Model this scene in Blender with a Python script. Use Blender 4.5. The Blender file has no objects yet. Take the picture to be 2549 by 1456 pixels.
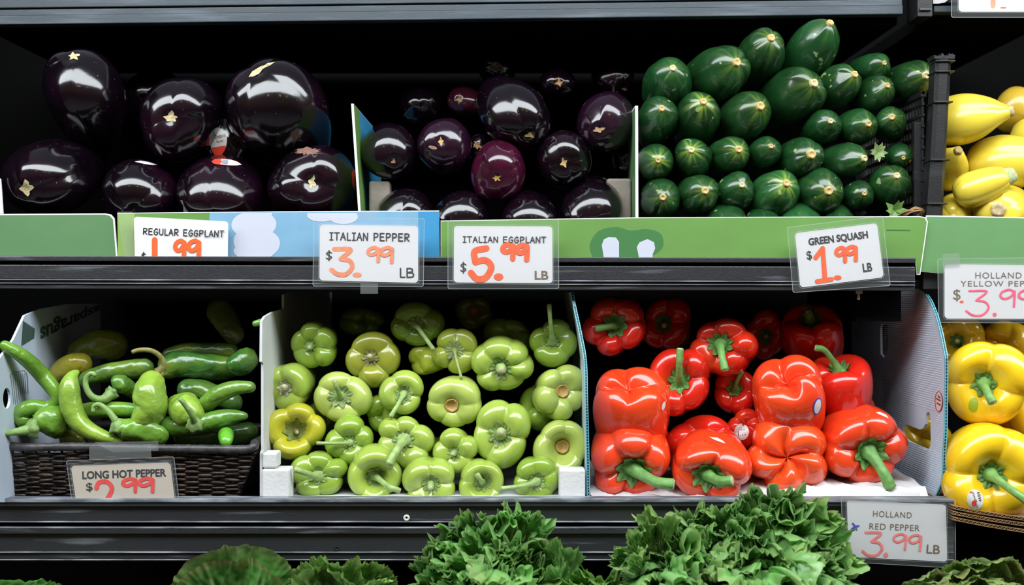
import bpy, math, random
import numpy as np
from mathutils import Vector, Matrix
from mathutils.bvhtree import BVHTree

# ------------------------------------------------------------------ camera, world, lights, exposure
SC = bpy.context.scene
COL = SC.collection
D = 1.75            # camera distance to the middle shelf's front edge
S = 0.00057         # metres per photo pixel at that edge
CX, CY = 1274.5, 728.0
ZC = 1.32           # camera height
CAM = Vector((0, -D, ZC))
cd = bpy.data.cameras.new('camera')
cam = bpy.data.objects.new('camera', cd); COL.objects.link(cam)
cam.location = CAM; cam.rotation_euler = (math.pi/2, 0, 0)
cd.sensor_width = 36.0
cd.lens = 36.0*D/(2549*S)
cd.dof.use_dof = True; cd.dof.focus_distance = D+0.0; cd.dof.aperture_fstop = 3.6
cd.clip_start = 0.05; cd.clip_end = 60
SC.camera = cam

w = bpy.data.worlds.new('World'); SC.world = w; w.use_nodes = True
wn = w.node_tree; bg = wn.nodes['Background']
tcw = wn.nodes.new('ShaderNodeTexCoord'); sep = wn.nodes.new('ShaderNodeSeparateXYZ')
rampw = wn.nodes.new('ShaderNodeValToRGB')
mrw = wn.nodes.new('ShaderNodeMapRange')
wn.links.new(tcw.outputs['Generated'], sep.inputs[0])
wn.links.new(sep.outputs['Z'], mrw.inputs['Value'])
mrw.inputs['From Min'].default_value = -1; mrw.inputs['From Max'].default_value = 1
wn.links.new(mrw.outputs[0], rampw.inputs[0])
e = rampw.color_ramp.elements
e[0].position = 0.0; e[0].color = (0.10, 0.09, 0.08, 1)
e[1].position = 1.0; e[1].color = (0.50, 0.56, 0.62, 1)
for p, c in ((0.40, (0.15, 0.10, 0.07, 1)), (0.52, (0.44, 0.27, 0.15, 1)), (0.60, (0.34, 0.28, 0.23, 1)), (0.75, (0.40, 0.40, 0.42, 1))):
    q = e.new(p); q.color = c
wn.links.new(rampw.outputs[0], bg.inputs[0]); bg.inputs[1].default_value = 0.36

def area(name, loc, target, sx, sy, power, color):
    l = bpy.data.lights.new(name, 'AREA'); l.shape = 'RECTANGLE'; l.size = sx; l.size_y = sy
    l.energy = power; l.color = color
    o = bpy.data.objects.new(name, l); COL.objects.link(o)
    o.location = loc
    o.rotation_euler = (Vector(target)-Vector(loc)).to_track_quat('-Z', 'Y').to_euler()
    return o
area('awning_light', (0.15, -0.94, ZC+1.20), (0.1, -0.02, ZC-0.10), 7.0, 0.70, 160, (0.90, 0.96, 1.0))
for lx in (-0.9, 0.35, 1.2):
    b = bpy.data.lights.new('warm_bulb', 'POINT'); b.energy = 1.6; b.color = (1.0, 0.62, 0.3); b.shadow_soft_size = 0.045
    o = bpy.data.objects.new('warm_bulb', b); COL.objects.link(o); o.location = (lx, -2.3, ZC+1.15)

vs = SC.view_settings
SC.display_settings.display_device = 'sRGB'
vs.view_transform = 'Standard'; vs.look = 'None'; vs.exposure = 0.0; vs.gamma = 1.0; vs.use_curve_mapping = False

# ------------------------------------------------------------------ helpers
def P(px, py, Y=0.0):
    k = S*(D+Y)/D
    return Vector(((px-CX)*k, Y, ZC+(CY-py)*k))
def Q(px, py, X):                                    # pixel seen on the plane x = X
    k = X/((px-CX)*S)
    return Vector((X, D*k-D, ZC+(CY-py)*S*k))
def LEN(n, Y=0.0): return n*S*(D+Y)/D

MATS = {}
def nodes_of(m):
    m.use_nodes = True
    return m.node_tree, m.node_tree.nodes['Principled BSDF']
def mat(name, col, rough=0.5, coat=0.0, metal=0.0, spec=0.5, var=0.0, vscale=20, bump=0.0, bscale=200, sss=0.0, emit=None, stretch=(1,1,1), objcol=False, col2=None, cthr=(0.4,0.6), crough=0.03):
    if name in MATS: return MATS[name]
    m = bpy.data.materials.new(name); nt, b = nodes_of(m)
    N, Lk = nt.nodes, nt.links
    b.inputs['Base Color'].default_value = (*col, 1)
    b.inputs['Roughness'].default_value = rough
    b.inputs['Metallic'].default_value = metal
    b.inputs['Specular IOR Level'].default_value = spec
    b.inputs['Coat Weight'].default_value = coat
    b.inputs['Coat Roughness'].default_value = crough
    if sss: b.inputs['Subsurface Weight'].default_value = sss; b.inputs['Subsurface Scale'].default_value = 0.01
    tc = N.new('ShaderNodeTexCoord'); mp = N.new('ShaderNodeMapping'); mp.inputs['Scale'].default_value = stretch
    Lk.new(tc.outputs['Object'], mp.inputs[0])
    src = None
    if objcol:
        oi = N.new('ShaderNodeObjectInfo'); src = oi.outputs['Color']
    if col2 is not None:
        nz = N.new('ShaderNodeTexNoise'); nz.inputs['Scale'].default_value = vscale; nz.inputs['Detail'].default_value = 6
        Lk.new(mp.outputs[0], nz.inputs['Vector'])
        mr = N.new('ShaderNodeMapRange'); mr.inputs['From Min'].default_value = cthr[0]; mr.inputs['From Max'].default_value = cthr[1]
        Lk.new(nz.outputs['Fac'], mr.inputs['Value'])
        mx = N.new('ShaderNodeMix'); mx.data_type = 'RGBA'
        Lk.new(mr.outputs[0], mx.inputs['Factor'])
        mx.inputs['A'].default_value = (*col, 1); mx.inputs['B'].default_value = (*col2, 1)
        if src: Lk.new(src, mx.inputs['A'])
        src = mx.outputs['Result']
    if var:
        nz = N.new('ShaderNodeTexNoise'); nz.inputs['Scale'].default_value = vscale*1.7; nz.inputs['Detail'].default_value = 3
        Lk.new(mp.outputs[0], nz.inputs['Vector'])
        mr = N.new('ShaderNodeMapRange'); mr.inputs['To Min'].default_value = 1-var; mr.inputs['To Max'].default_value = 1+var
        mr.inputs['From Min'].default_value = 0.3; mr.inputs['From Max'].default_value = 0.7
        Lk.new(nz.outputs['Fac'], mr.inputs['Value'])
        vm = N.new('ShaderNodeVectorMath'); vm.operation = 'SCALE'
        if src: Lk.new(src, vm.inputs[0])
        else: vm.inputs[0].default_value = col
        Lk.new(mr.outputs[0], vm.inputs['Scale']); src = vm.outputs[0]
    if src: Lk.new(src, b.inputs['Base Color'])
    if bump:
        nz = N.new('ShaderNodeTexNoise'); nz.inputs['Scale'].default_value = bscale; nz.inputs['Detail'].default_value = 3
        Lk.new(mp.outputs[0], nz.inputs['Vector'])
        bp = N.new('ShaderNodeBump'); bp.inputs['Strength'].default_value = bump; bp.inputs['Distance'].default_value = 0.001
        Lk.new(nz.outputs['Fac'], bp.inputs['Height']); Lk.new(bp.outputs[0], b.inputs['Normal'])
    if emit: b.inputs['Emission Color'].default_value = (*emit, 1); b.inputs['Emission Strength'].default_value = 1
    MATS[name] = m
    return m

def tag(o, label=None, cat=None, group=None, kind=None):
    if label: o['label'] = label
    if cat: o['category'] = cat
    if group: o['group'] = group
    if kind: o['kind'] = kind
    return o
def empty(name, loc, label, cat, group=None, rot=None):
    o = bpy.data.objects.new(name, None); COL.objects.link(o); o.empty_display_size = 0.02
    if rot is None: o.location = loc
    else: o.matrix_world = Matrix.Translation(loc) @ rot.to_4x4()
    return tag(o, label, cat, group)
def mesh(name, V, F, m, parent=None, smooth=True, world=True):
    """V in world space; stored in the parent's space when there is a parent"""
    V = np.asarray(V, dtype=float).reshape(-1, 3)
    me = bpy.data.meshes.new(name)
    o = bpy.data.objects.new(name, me)
    if parent is not None and world:
        M = np.array(parent_matrix(parent).inverted())
        V = V @ M[:3,:3].T + M[:3,3]
    elif parent is None and world:
        c = V.mean(axis=0); c[2] = V[:,2].min(); V = V - c; o.location = c
    me.from_pydata(V.tolist(), [], [tuple(int(i) for i in f) for f in F])
    if m is not None: me.materials.append(m)
    me.polygons.foreach_set('use_smooth', [smooth]*len(me.polygons)); me.update()
    COL.objects.link(o)
    if parent is not None: o.parent = parent
    return o
PM = {}
def parent_matrix(o):
    M = o.matrix_basis.copy()
    while o.parent is not None:
        o = o.parent; M = o.matrix_basis @ M
    return M
def grid_faces(nr, nc, closed=True):
    F = []
    for i in range(nr-1):
        for j in range(nc if closed else nc-1):
            k = (j+1) % nc
            F.append((i*nc+j, i*nc+k, (i+1)*nc+k, (i+1)*nc+j))
    return F
def box_vf(x0, x1, y0, y1, z0, z1):
    V = [(x, y, z) for x in (x0, x1) for y in (y0, y1) for z in (z0, z1)]
    F = [(0,1,3,2), (4,6,7,5), (0,4,5,1), (2,3,7,6), (0,2,6,4), (1,5,7,3)]
    return V, F
class MB:
    def __init__(s): s.V = []; s.F = []
    def add(s, V, F):
        n = len(s.V); s.V += [tuple(v) for v in V]; s.F += [tuple(i+n for i in f) for f in F]; return s
    def box(s, *a): return s.add(*box_vf(*a))
    def build(s, name, m, parent=None, smooth=False): return mesh(name, s.V, s.F, m, parent, smooth)
def bevel(o, wd=0.001, seg=2):
    b = o.modifiers.new('bevel', 'BEVEL'); b.width = wd; b.segments = seg; b.limit_method = 'ANGLE'; b.angle_limit = 0.6
    return o
def catmull(pts, n):
    pts = np.asarray(pts, dtype=float)
    if len(pts) < 3:
        t = np.linspace(0, 1, n)[:, None]; return pts[0]*(1-t)+pts[-1]*t
    p = np.vstack([2*pts[0]-pts[1], pts, 2*pts[-1]-pts[-2]])
    d = np.linalg.norm(np.diff(pts[:, :min(3, pts.shape[1])], axis=0), axis=1)+1e-9
    s = np.concatenate([[0], np.cumsum(d)]); out = []
    for x in np.linspace(0, s[-1], n):
        i = min(int(np.searchsorted(s, x, 'right'))-1, len(pts)-2); t = (x-s[i])/d[i]
        a, b, c, e_ = p[i], p[i+1], p[i+2], p[i+3]
        out.append(0.5*((2*b)+(-a+c)*t+(2*a-5*b+4*c-e_)*t*t+(-a+3*b-3*c+e_)*t**3))
    return np.array(out)
def tube_vf(pts, rad, nseg=12, wob=None, cap=True):
    pts = np.asarray(pts, dtype=float); n = len(pts)
    rad = np.broadcast_to(np.asarray(rad, dtype=float), (n,))
    T = np.gradient(pts, axis=0); T /= (np.linalg.norm(T, axis=1)[:, None]+1e-12)
    up = np.array([0.13, -1.0, 0.21]); up -= T[0]*np.dot(up, T[0]); up /= np.linalg.norm(up)
    th = np.linspace(0, 2*np.pi, nseg, endpoint=False); V = []
    for i in range(n):
        up = up - T[i]*np.dot(up, T[i]); up /= (np.linalg.norm(up)+1e-12)
        b = np.cross(T[i], up)
        r = rad[i]*(np.ones(nseg) if wob is None else wob(i/(n-1), th))
        V.append(pts[i] + (np.cos(th)*r)[:, None]*up + (np.sin(th)*r)[:, None]*b)
    V = np.vstack(V); F = grid_faces(n, nseg)
    if cap:
        V = np.vstack([V, pts[0], pts[-1]]); a, b2 = n*nseg, n*nseg+1
        for j in range(nseg):
            k = (j+1) % nseg
            F.append((a, k, j)); F.append((b2, (n-1)*nseg+j, (n-1)*nseg+k))
    return V, F
def tube(name, pts, rad, m, parent=None, nseg=12, wob=None, smooth=True):
    V, F = tube_vf(pts, rad, nseg, wob); return mesh(name, V, F, m, parent, smooth)

# flat plates and lettering: 2-D outlines (with holes) filled and given thickness
def curve_to_vf(cu):
    o = bpy.data.objects.new('tmp', cu); COL.objects.link(o)
    dg = bpy.context.evaluated_depsgraph_get(); me = bpy.data.meshes.new_from_object(o.evaluated_get(dg))
    V = np.array([v.co[:] for v in me.vertices]).reshape(-1, 3); F = [tuple(p.vertices) for p in me.polygons]
    bpy.data.objects.remove(o); bpy.data.curves.remove(cu); bpy.data.meshes.remove(me)
    return V, F
def fill2d(loops, ext=0.0):
    cu = bpy.data.curves.new('tmp', 'CURVE'); cu.dimensions = '2D'; cu.fill_mode = 'BOTH'; cu.extrude = ext
    for lp in loops:
        sp = cu.splines.new('POLY'); sp.points.add(len(lp)-1); sp.use_cyclic_u = True
        for i, (x, y) in enumerate(lp): sp.points[i].co = (x, y, 0, 1)
    return curve_to_vf(cu)
def plate(name, loops, mapf, thick, nrm, m, parent=None):
    """loops in photo pixels, mapf -> 3-D point on the plate's visible face, thickness goes along nrm"""
    V, F = fill2d([[(x/100, y/100) for x, y in lp] for lp in loops], 0.5)
    W = []
    for x, y, z in V:
        p = mapf(x*100, y*100)
        if z < 0: p = p+Vector(nrm)*thick
        W.append(p[:])
    return mesh(name, W, F, m, parent, False)
def rrect(x0, y0, x1, y1, r=8, n=5, quad=None):
    pts = []
    for (cx, cy, a) in ((x1-r, y0+r, -90), (x1-r, y1-r, 0), (x0+r, y1-r, 90), (x0+r, y0+r, 180)):
        for i in range(n+1):
            t = math.radians(a+90*i/n); pts.append((cx+r*math.cos(t), cy+r*math.sin(t)))
    if quad:                                         # bend into tl, tr, br, bl
        tl, tr, br, bl = quad; out = []
        for x, y in pts:
            u, v = (x-x0)/(x1-x0), (y-y0)/(y1-y0)
            out.append(tuple((tl[i]*(1-u)+tr[i]*u)*(1-v)+(bl[i]*(1-u)+br[i]*u)*v for i in (0, 1)))
        return out
    return pts
def qcard(quad, r=8):
    w_ = math.dist(quad[0], quad[1]); h_ = math.dist(quad[0], quad[3])
    return rrect(0, 0, w_, h_, r, 5, quad)

SF = {  # simple stroke letters, x right, y up, box 0..1
 'A': [[(0,0),(.5,1),(1,0)],[(.2,.38),(.82,.38)]], 'B': [[(.05,0),(.05,1)],[(.05,1),(.75,.95),(.8,.65),(.05,.52)],[(.05,.52),(.95,.45),(.9,.05),(.05,0)]],
 'D': [[(.1,0),(.1,1)],[(.1,1),(.95,.6),(.8,.12),(.1,0)]], 'E': [[(.9,1),(.1,1),(.1,0),(.95,0)],[(.1,.52),(.8,.52)]],
 'G': [[(.9,.85),(.5,1),(.08,.55),(.2,.08),(.65,0),(.92,.2),(.92,.45),(.5,.45)]], 'H': [[(.05,0),(.05,1)],[(.95,0),(.95,1)],[(.05,.5),(.95,.5)]],
 'I': [[(.1,1),(.9,1)],[(.5,1),(.5,0)],[(.1,0),(.9,0)]], 'L': [[(.15,1),(.15,0),(.95,0)]], 'N': [[(.05,0),(.08,1),(.9,0),(.95,1)]],
 'O': [[(.5,1),(.05,.5),(.5,0),(.95,.5),(.5,1)]], 'P': [[(.12,0),(.1,1)],[(.1,1),(.8,.95),(.9,.65),(.6,.48),(.12,.45)]],
 'R': [[(.1,0),(.1,1)],[(.1,1),(.85,.95),(.85,.6),(.12,.45)],[(.3,.45),(.98,0)]], 'T': [[(0,1),(1,1)],[(.5,1),(.5,0)]],
 'U': [[(.08,1),(.1,.25),(.5,0),(.88,.2),(.92,1)]], 'S': [[(.9,.85),(.5,1),(.1,.78),(.5,.52),(.92,.25),(.5,0),(.05,.12)]],
 '$': [[(.9,.82),(.5,.95),(.12,.74),(.5,.5),(.9,.28),(.5,.06),(.08,.18)],[(.5,1.12),(.5,-.12)]],
 '1': [[(.5,1),(.5,0)]], 'f1': [[(0,.72),(.52,1),(.55,0)],[(0,-.02),(1,.02)]],
 '9': [[(.95,.86),(.6,1),(.12,.86),(.02,.6),(.3,.46),(.7,.6),(.95,.9)],[(.95,.9),(.93,.5),(.9,0)]],
 '3': [[(.15,1),(.9,.98),(.45,.62)],[(.45,.62),(.85,.55),(.98,.3),(.7,.03),(.3,.03),(.02,.2)]],
 '5': [[(.72,1),(.25,.9),(.28,.56)],[(.28,.56),(.68,.62),(.92,.4),(.7,.07),(.35,.02),(.1,.22)]],
 '2': [[(.0,.62),(.15,.95),(.6,1),(.9,.7),(.85,.35),(.55,-.15)]],
}
SMOOTH = set('BDGOPRUS$9352')
def stroke_vf(paths, wd, mapf):
    """paths in pixels -> flat ribbon with round ends"""
    mb = MB()
    cnt = [0]
    def put(x, y):
        p = mapf(x, y); d = (CAM-p).normalized()*0.0000025*cnt[0]; return tuple(p+d)
    for pth in paths:
        p = np.asarray(pth, dtype=float)
        for i in range(len(p)-1):
            a, b = p[i], p[i+1]; d = b-a; n_ = np.linalg.norm(d)
            if n_ < 1e-6: continue
            q = np.array([-d[1], d[0]])/n_*wd/2
            cnt[0] += 1; mb.add([put(*(a+q)), put(*(b+q)), put(*(b-q)), put(*(a-q))], [(0, 1, 2, 3)])
        for c in p:
            cnt[0] += 1; k = 10; ring = [put(c[0]+wd/2*math.cos(2*math.pi*j/k), c[1]+wd/2*math.sin(2*math.pi*j/k)) for j in range(k)]
            mb.add(ring, [tuple(range(k))])
    return mb
def glyph_paths(ch, x, y, w_, h_, ang=0.0):
    """x, y = bottom left in pixels (y down)"""
    out = []; ca, sa = math.cos(ang), math.sin(ang)
    for st in SF[ch]:
        p = np.array(st, dtype=float)
        if (ch in SMOOTH or ch == 'f1x') and len(p) > 2: p = catmull(p, 5*len(p))
        X = p[:, 0]*w_; Yv = -p[:, 1]*h_
        out.append(np.stack([x+X*ca-Yv*sa, y+X*sa+Yv*ca], 1))
    return out
def stroke_text(text, a, b, h_, wd, Y, name, m, parent):
    """comic lettering: baseline from pixel a to pixel b"""
    ang = math.atan2(b[1]-a[1], b[0]-a[0]); L_ = math.dist(a, b)
    adv = {c: (0.78 if c in 'IL' else 0.95) for c in 'ABCDEGHILNOPRTUS$'}; adv[' '] = 0.65
    tot = sum(adv.get(c, 1) for c in text); unit = L_/tot; pos = 0; paths = []
    for c in text:
        if c != ' ':
            ww = unit*adv[c]*0.76
            x = a[0]+math.cos(ang)*unit*pos; y = a[1]+math.sin(ang)*unit*pos
            paths += glyph_paths(c, x, y, ww, h_, ang)
        pos += adv.get(c, 1)
    return stroke_vf(paths, wd, lambda px, py: P(px, py, Y)).build(name, m, parent)
def marker(glyphs, wd, Y, name, m, parent):
    """glyphs: (char, x, ybottom, width, height[, angle]) in pixels"""
    paths = []
    for g in glyphs: paths += glyph_paths(*g)
    return stroke_vf(paths, wd, lambda px, py: P(px, py, Y)).build(name, m, parent)
def dot(c, rx, ry, Y, name, m, parent):
    k = 14
    return mesh(name, [P(c[0]+rx*math.cos(2*math.pi*j/k), c[1]+ry*math.sin(2*math.pi*j/k), Y)[:] for j in range(k)], [tuple(range(k))], m, parent, False)
def font_vf(text, bold=0.0, spacing=1.0):
    cu = bpy.data.curves.new('tmp', 'FONT'); cu.body = text; cu.size = 1; cu.offset = bold; cu.space_character = spacing; cu.resolution_u = 4
    V, F = curve_to_vf(cu)
    lo, hi = V.min(0), V.max(0)
    V[:, 0] = (V[:, 0]-lo[0])/(hi[0]-lo[0]); V[:, 1] = (V[:, 1]-lo[1])/(hi[1]-lo[1])
    return V, F
def font_text(text, a, b, h_, mapf, name, m, parent, bold=0.0, spacing=1.0):
    V, F = font_vf(text, bold, spacing)
    ang = math.atan2(b[1]-a[1], b[0]-a[0]); L_ = math.dist(a, b); ca, sa = math.cos(ang), math.sin(ang)
    W = [tuple(mapf(a[0]+u*L_*ca+v*h_*sa, a[1]+u*L_*sa-v*h_*ca)) for u, v, _ in V]
    return mesh(name, W, F, m, parent, False)

# ------------------------------------------------------------------ materials
BLACK = mat('black_plastic', (0.011, 0.011, 0.012), 0.42, spec=0.5, col2=(0.045, 0.048, 0.052), vscale=9, cthr=(0.55, 0.8), bump=0.25, bscale=300, stretch=(0.6, 3, 3))
SHELF = mat('shelf_plastic', (0.020, 0.021, 0.024), 0.36, spec=0.6, col2=(0.16, 0.17, 0.19), vscale=14, cthr=(0.60, 0.82), bump=0.3, bscale=260, stretch=(0.5, 4, 7))
SHELFTOP = mat('shelf_edge_grey', (0.045, 0.058, 0.07), 0.45, spec=0.4, col2=(0.10, 0.12, 0.14), vscale=14, cthr=(0.5, 0.75), bump=0.3, bscale=260, stretch=(0.5, 4, 7))
WORN = mat('worn_edge', (0.10, 0.11, 0.13), 0.4, col2=(0.42, 0.44, 0.47), vscale=30, cthr=(0.45, 0.75), stretch=(0.6, 3, 3))
DARK = mat('case_black', (0.0045, 0.0045, 0.0045), 1.0, spec=0.03)
GROUND = mat('concrete', (0.16, 0.15, 0.14), 0.8, var=0.2, vscale=4)
WHITEBOX = mat('white_box_plastic', (0.60, 0.61, 0.62), 0.55, var=0.05, vscale=12)
CORREX = mat('pale_blue_corrugated_plastic', (0.52, 0.60, 0.70), 0.45, var=0.05, vscale=12)
TEAL = mat('teal_edge', (0.05, 0.26, 0.32), 0.45)
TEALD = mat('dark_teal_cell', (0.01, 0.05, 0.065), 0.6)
FOAM = mat('white_foam', (0.64, 0.64, 0.63), 0.75, bump=0.6, bscale=180, var=0.04)
GFOAM = mat('grey_foam', (0.23, 0.20, 0.165), 0.8, bump=0.7, bscale=160, var=0.1)
PAPER = mat('white_paper', (0.62, 0.61, 0.61), 0.7, bump=0.15, bscale=30)
CARD = mat('sign_card', (0.68, 0.67, 0.68), 0.5)
CREAM = mat('cream_card', (0.62, 0.54, 0.45), 0.5)
CARDEDGE = mat('card_edge', (0.75, 0.76, 0.74), 0.7)
INK = mat('black_ink', (0.018, 0.014, 0.016), 0.5)
INKB = mat('brown_ink', (0.16, 0.11, 0.07), 0.5)
ORANGE = mat('orange_marker', (0.85, 0.11, 0.02), 0.5, var=0.15, vscale=60)
PALEOR = mat('faded_orange_marker', (0.82, 0.26, 0.12), 0.5, var=0.18, vscale=60)
REDM = mat('red_marker', (0.85, 0.06, 0.05), 0.5, var=0.15, vscale=60)
PINK = mat('pink_marker', (0.92, 0.10, 0.20), 0.5, var=0.15, vscale=60)
SALMON = mat('salmon_marker', (0.92, 0.20, 0.19), 0.5, var=0.15, vscale=60)
BLUEINK = mat('blue_ink', (0.03, 0.04, 0.55), 0.5)
GREENP = mat('print_green', (0.095, 0.21, 0.085), 0.5, var=0.06, vscale=8)
GREENR = mat('print_green_pale', (0.12, 0.27, 0.10), 0.5, var=0.05, vscale=8)
GREENM = mat('print_leaf_green', (0.12, 0.26, 0.055), 0.5, var=0.08, vscale=6)
GREENL = mat('print_lime', (0.25, 0.40, 0.085), 0.5, var=0.06, vscale=8)
GREEND = mat('print_dark_green', (0.045, 0.165, 0.045), 0.5)
SKYB = mat('print_sky_blue', (0.175, 0.35, 0.50), 0.5, var=0.05)
BLUEP = mat('print_blue', (0.035, 0.24, 0.45), 0.5, var=0.05)
CLOUD = mat('print_cloud', (0.50, 0.52, 0.60), 0.5)
BOARD = mat('brown_cardboard', (0.30, 0.17, 0.07), 0.8, var=0.15, vscale=40)
WICKER = mat('dark_wicker', (0.016, 0.009, 0.006), 0.42, col2=(0.10, 0.06, 0.035), vscale=45, cthr=(0.48, 0.78), bump=0.6, bscale=220)
RIM = mat('basket_rim', (0.035, 0.033, 0.036), 0.4, col2=(0.10, 0.09, 0.09), vscale=60, cthr=(0.4, 0.8), bump=0.8, bscale=120)
METAL = mat('dull_metal', (0.45, 0.42, 0.38), 0.35, metal=1.0)
WASHER = mat('nylon_washer', (0.62, 0.62, 0.54), 0.5)

def sleeve_mat(name='clear_plastic_sleeve', haze=0.03, gl=0.06):
    m = bpy.data.materials.new(name); m.use_nodes = True; nt = m.node_tree; N = nt.nodes; Lk = nt.links; N.clear()
    out = N.new('ShaderNodeOutputMaterial'); tr = N.new('ShaderNodeBsdfTransparent'); df = N.new('ShaderNodeBsdfDiffuse'); gs = N.new('ShaderNodeBsdfGlossy')
    df.inputs[0].default_value = (0.6, 0.66, 0.66, 1); gs.inputs['Roughness'].default_value = 0.12
    m1 = N.new('ShaderNodeMixShader'); m2 = N.new('ShaderNodeMixShader'); lw = N.new('ShaderNodeLayerWeight'); pw = N.new('ShaderNodeMath'); pw.operation = 'POWER'; pw.inputs[1].default_value = 4.0; Lk.new(lw.outputs['Facing'], pw.inputs[0])
    m1.inputs[0].default_value = haze
    Lk.new(tr.outputs[0], m1.inputs[1]); Lk.new(df.outputs[0], m1.inputs[2])
    ad = N.new('ShaderNodeMath'); ad.operation = 'ADD'; ad.inputs[1].default_value = gl*0.3; Lk.new(pw.outputs[0], ad.inputs[0])
    Lk.new(ad.outputs[0], m2.inputs[0]); Lk.new(m1.outputs[0], m2.inputs[1]); Lk.new(gs.outputs[0], m2.inputs[2])
    Lk.new(m2.outputs[0], out.inputs[0]); return m
SLEEVE = sleeve_mat(); TAPE = sleeve_mat('clear_tape', 0.08, 0.2); SEDGE = sleeve_mat('sleeve_edge', 0.35, 0.3)

def skin_mat(name, rough, var, vscale, coat, speck=None, speckthr=0.70, speckscale=160, bump=0.05, bscale=90, sss=0.0, streak=None, blush=None, spec=0.5, crough=0.06):
    m = bpy.data.materials.new(name); nt, b = nodes_of(m); N, Lk = nt.nodes, nt.links
    oi = N.new('ShaderNodeObjectInfo'); tc = N.new('ShaderNodeTexCoord')
    off = N.new('ShaderNodeVectorMath'); off.operation = 'ADD'
    rnd = N.new('ShaderNodeVectorMath'); rnd.operation = 'SCALE'; rnd.inputs[0].default_value = (7, 11, 13); Lk.new(oi.outputs['Random'], rnd.inputs['Scale'])
    Lk.new(tc.outputs['Object'], off.inputs[0]); Lk.new(rnd.outputs[0], off.inputs[1])
    nz = N.new('ShaderNodeTexNoise'); nz.inputs['Scale'].default_value = vscale; nz.inputs['Detail'].default_value = 3; Lk.new(off.outputs[0], nz.inputs['Vector'])
    mr = N.new('ShaderNodeMapRange'); mr.inputs['From Min'].default_value = 0.3; mr.inputs['From Max'].default_value = 0.7
    mr.inputs['To Min'].default_value = 1-var; mr.inputs['To Max'].default_value = 1+var; Lk.new(nz.outputs['Fac'], mr.inputs['Value'])
    vm = N.new('ShaderNodeVectorMath'); vm.operation = 'SCALE'; Lk.new(oi.outputs['Color'], vm.inputs[0]); Lk.new(mr.outputs[0], vm.inputs['Scale'])
    src = vm.outputs[0]
    def mixin(fac, col):
        nonlocal src
        mx = N.new('ShaderNodeMix'); mx.data_type = 'RGBA'; Lk.new(fac, mx.inputs['Factor']); Lk.new(src, mx.inputs['A']); mx.inputs['B'].default_value = (*col, 1); src = mx.outputs['Result']
    if blush:                                       # broad patches of another ripeness
        n2 = N.new('ShaderNodeTexNoise'); n2.inputs['Scale'].default_value = blush[1]; Lk.new(off.outputs[0], n2.inputs['Vector'])
        r2 = N.new('ShaderNodeMapRange'); r2.inputs['From Min'].default_value = blush[2]; r2.inputs['From Max'].default_value = blush[3]; r2.inputs['To Max'].default_value = blush[4]
        Lk.new(n2.outputs['Fac'], r2.inputs['Value']); mixin(r2.outputs[0], blush[0])
    if streak:                                      # pale rays round the stem scar (attribute 'pole' = closeness to it, 'ang' = angle)
        at = N.new('ShaderNodeAttribute'); at.attribute_name = 'pole'
        mixin(at.outputs['Fac'], streak)
    if speck:
        n3 = N.new('ShaderNodeTexNoise'); n3.inputs['Scale'].default_value = speckscale; n3.inputs['Detail'].default_value = 1; Lk.new(off.outputs[0], n3.inputs['Vector'])
        r3 = N.new('ShaderNodeMapRange'); r3.inputs['From Min'].default_value = speckthr; r3.inputs['From Max'].default_value = speckthr+0.03; Lk.new(n3.outputs['Fac'], r3.inputs['Value'])
        mixin(r3.outputs[0], speck)
    Lk.new(src, b.inputs['Base Color'])
    b.inputs['Roughness'].default_value = rough; b.inputs['Coat Weight'].default_value = coat; b.inputs['Coat Roughness'].default_value = crough
    b.inputs['Specular IOR Level'].default_value = spec
    if sss: b.inputs['Subsurface Weight'].default_value = sss; b.inputs['Subsurface Scale'].default_value = 0.006; b.inputs['Subsurface Radius'].default_value = (1, 0.7, 0.3)
    n4 = N.new('ShaderNodeTexNoise'); n4.inputs['Scale'].default_value = bscale; n4.inputs['Detail'].default_value = 2; Lk.new(off.outputs[0], n4.inputs['Vector'])
    bp = N.new('ShaderNodeBump'); bp.inputs['Strength'].default_value = bump; bp.inputs['Distance'].default_value = 0.003
    Lk.new(n4.outputs['Fac'], bp.inputs['Height']); Lk.new(bp.outputs[0], b.inputs['Normal'])
    return m
PEPPER = skin_mat('pepper_skin', 0.22, 0.10, 22, 0.5, bump=0.10, bscale=45, sss=0.10)
REDSKIN = skin_mat('red_pepper_skin', 0.20, 0.12, 20, 0.6, bump=0.10, bscale=40, blush=((0.62, 0.06, 0.006), 12, 0.5, 0.7, 0.55))
CHILI = skin_mat('chili_skin', 0.24, 0.20, 30, 0.5, bump=1.0, bscale=62, blush=((0.30, 0.42, 0.03), 14, 0.52, 0.7, 0.5))
EGG = skin_mat('eggplant_skin', 0.15, 0.35, 14, 0.6, speck=(0.22, 0.18, 0.20), speckthr=0.775, speckscale=330, bump=0.10, bscale=55, spec=0.55, crough=0.10, blush=((0.016, 0.002, 0.010), 9, 0.5, 0.72, 0.6))
ZUC = skin_mat('zucchini_skin', 0.25, 0.28, 30, 0.35, speck=(0.25, 0.36, 0.13), speckthr=0.735, speckscale=70, bump=0.16, bscale=60, streak=(0.30, 0.42, 0.04))
YSQ = skin_mat('yellow_squash_skin', 0.28, 0.07, 18, 0.4, bump=0.08, bscale=50)
STEM = mat('green_stem', (0.20, 0.34, 0.08), 0.5, objcol=True, var=0.25, vscale=50, bump=0.9, bscale=140, stretch=(1, 1, 1))
CALYX = mat('calyx', (0.16, 0.28, 0.06), 0.55, objcol=True, var=0.3, vscale=60, bump=1.0, bscale=200)
TAN = mat('cut_scar', (0.50, 0.33, 0.15), 0.8, objcol=True, var=0.25, vscale=120, bump=0.8, bscale=300)

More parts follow.
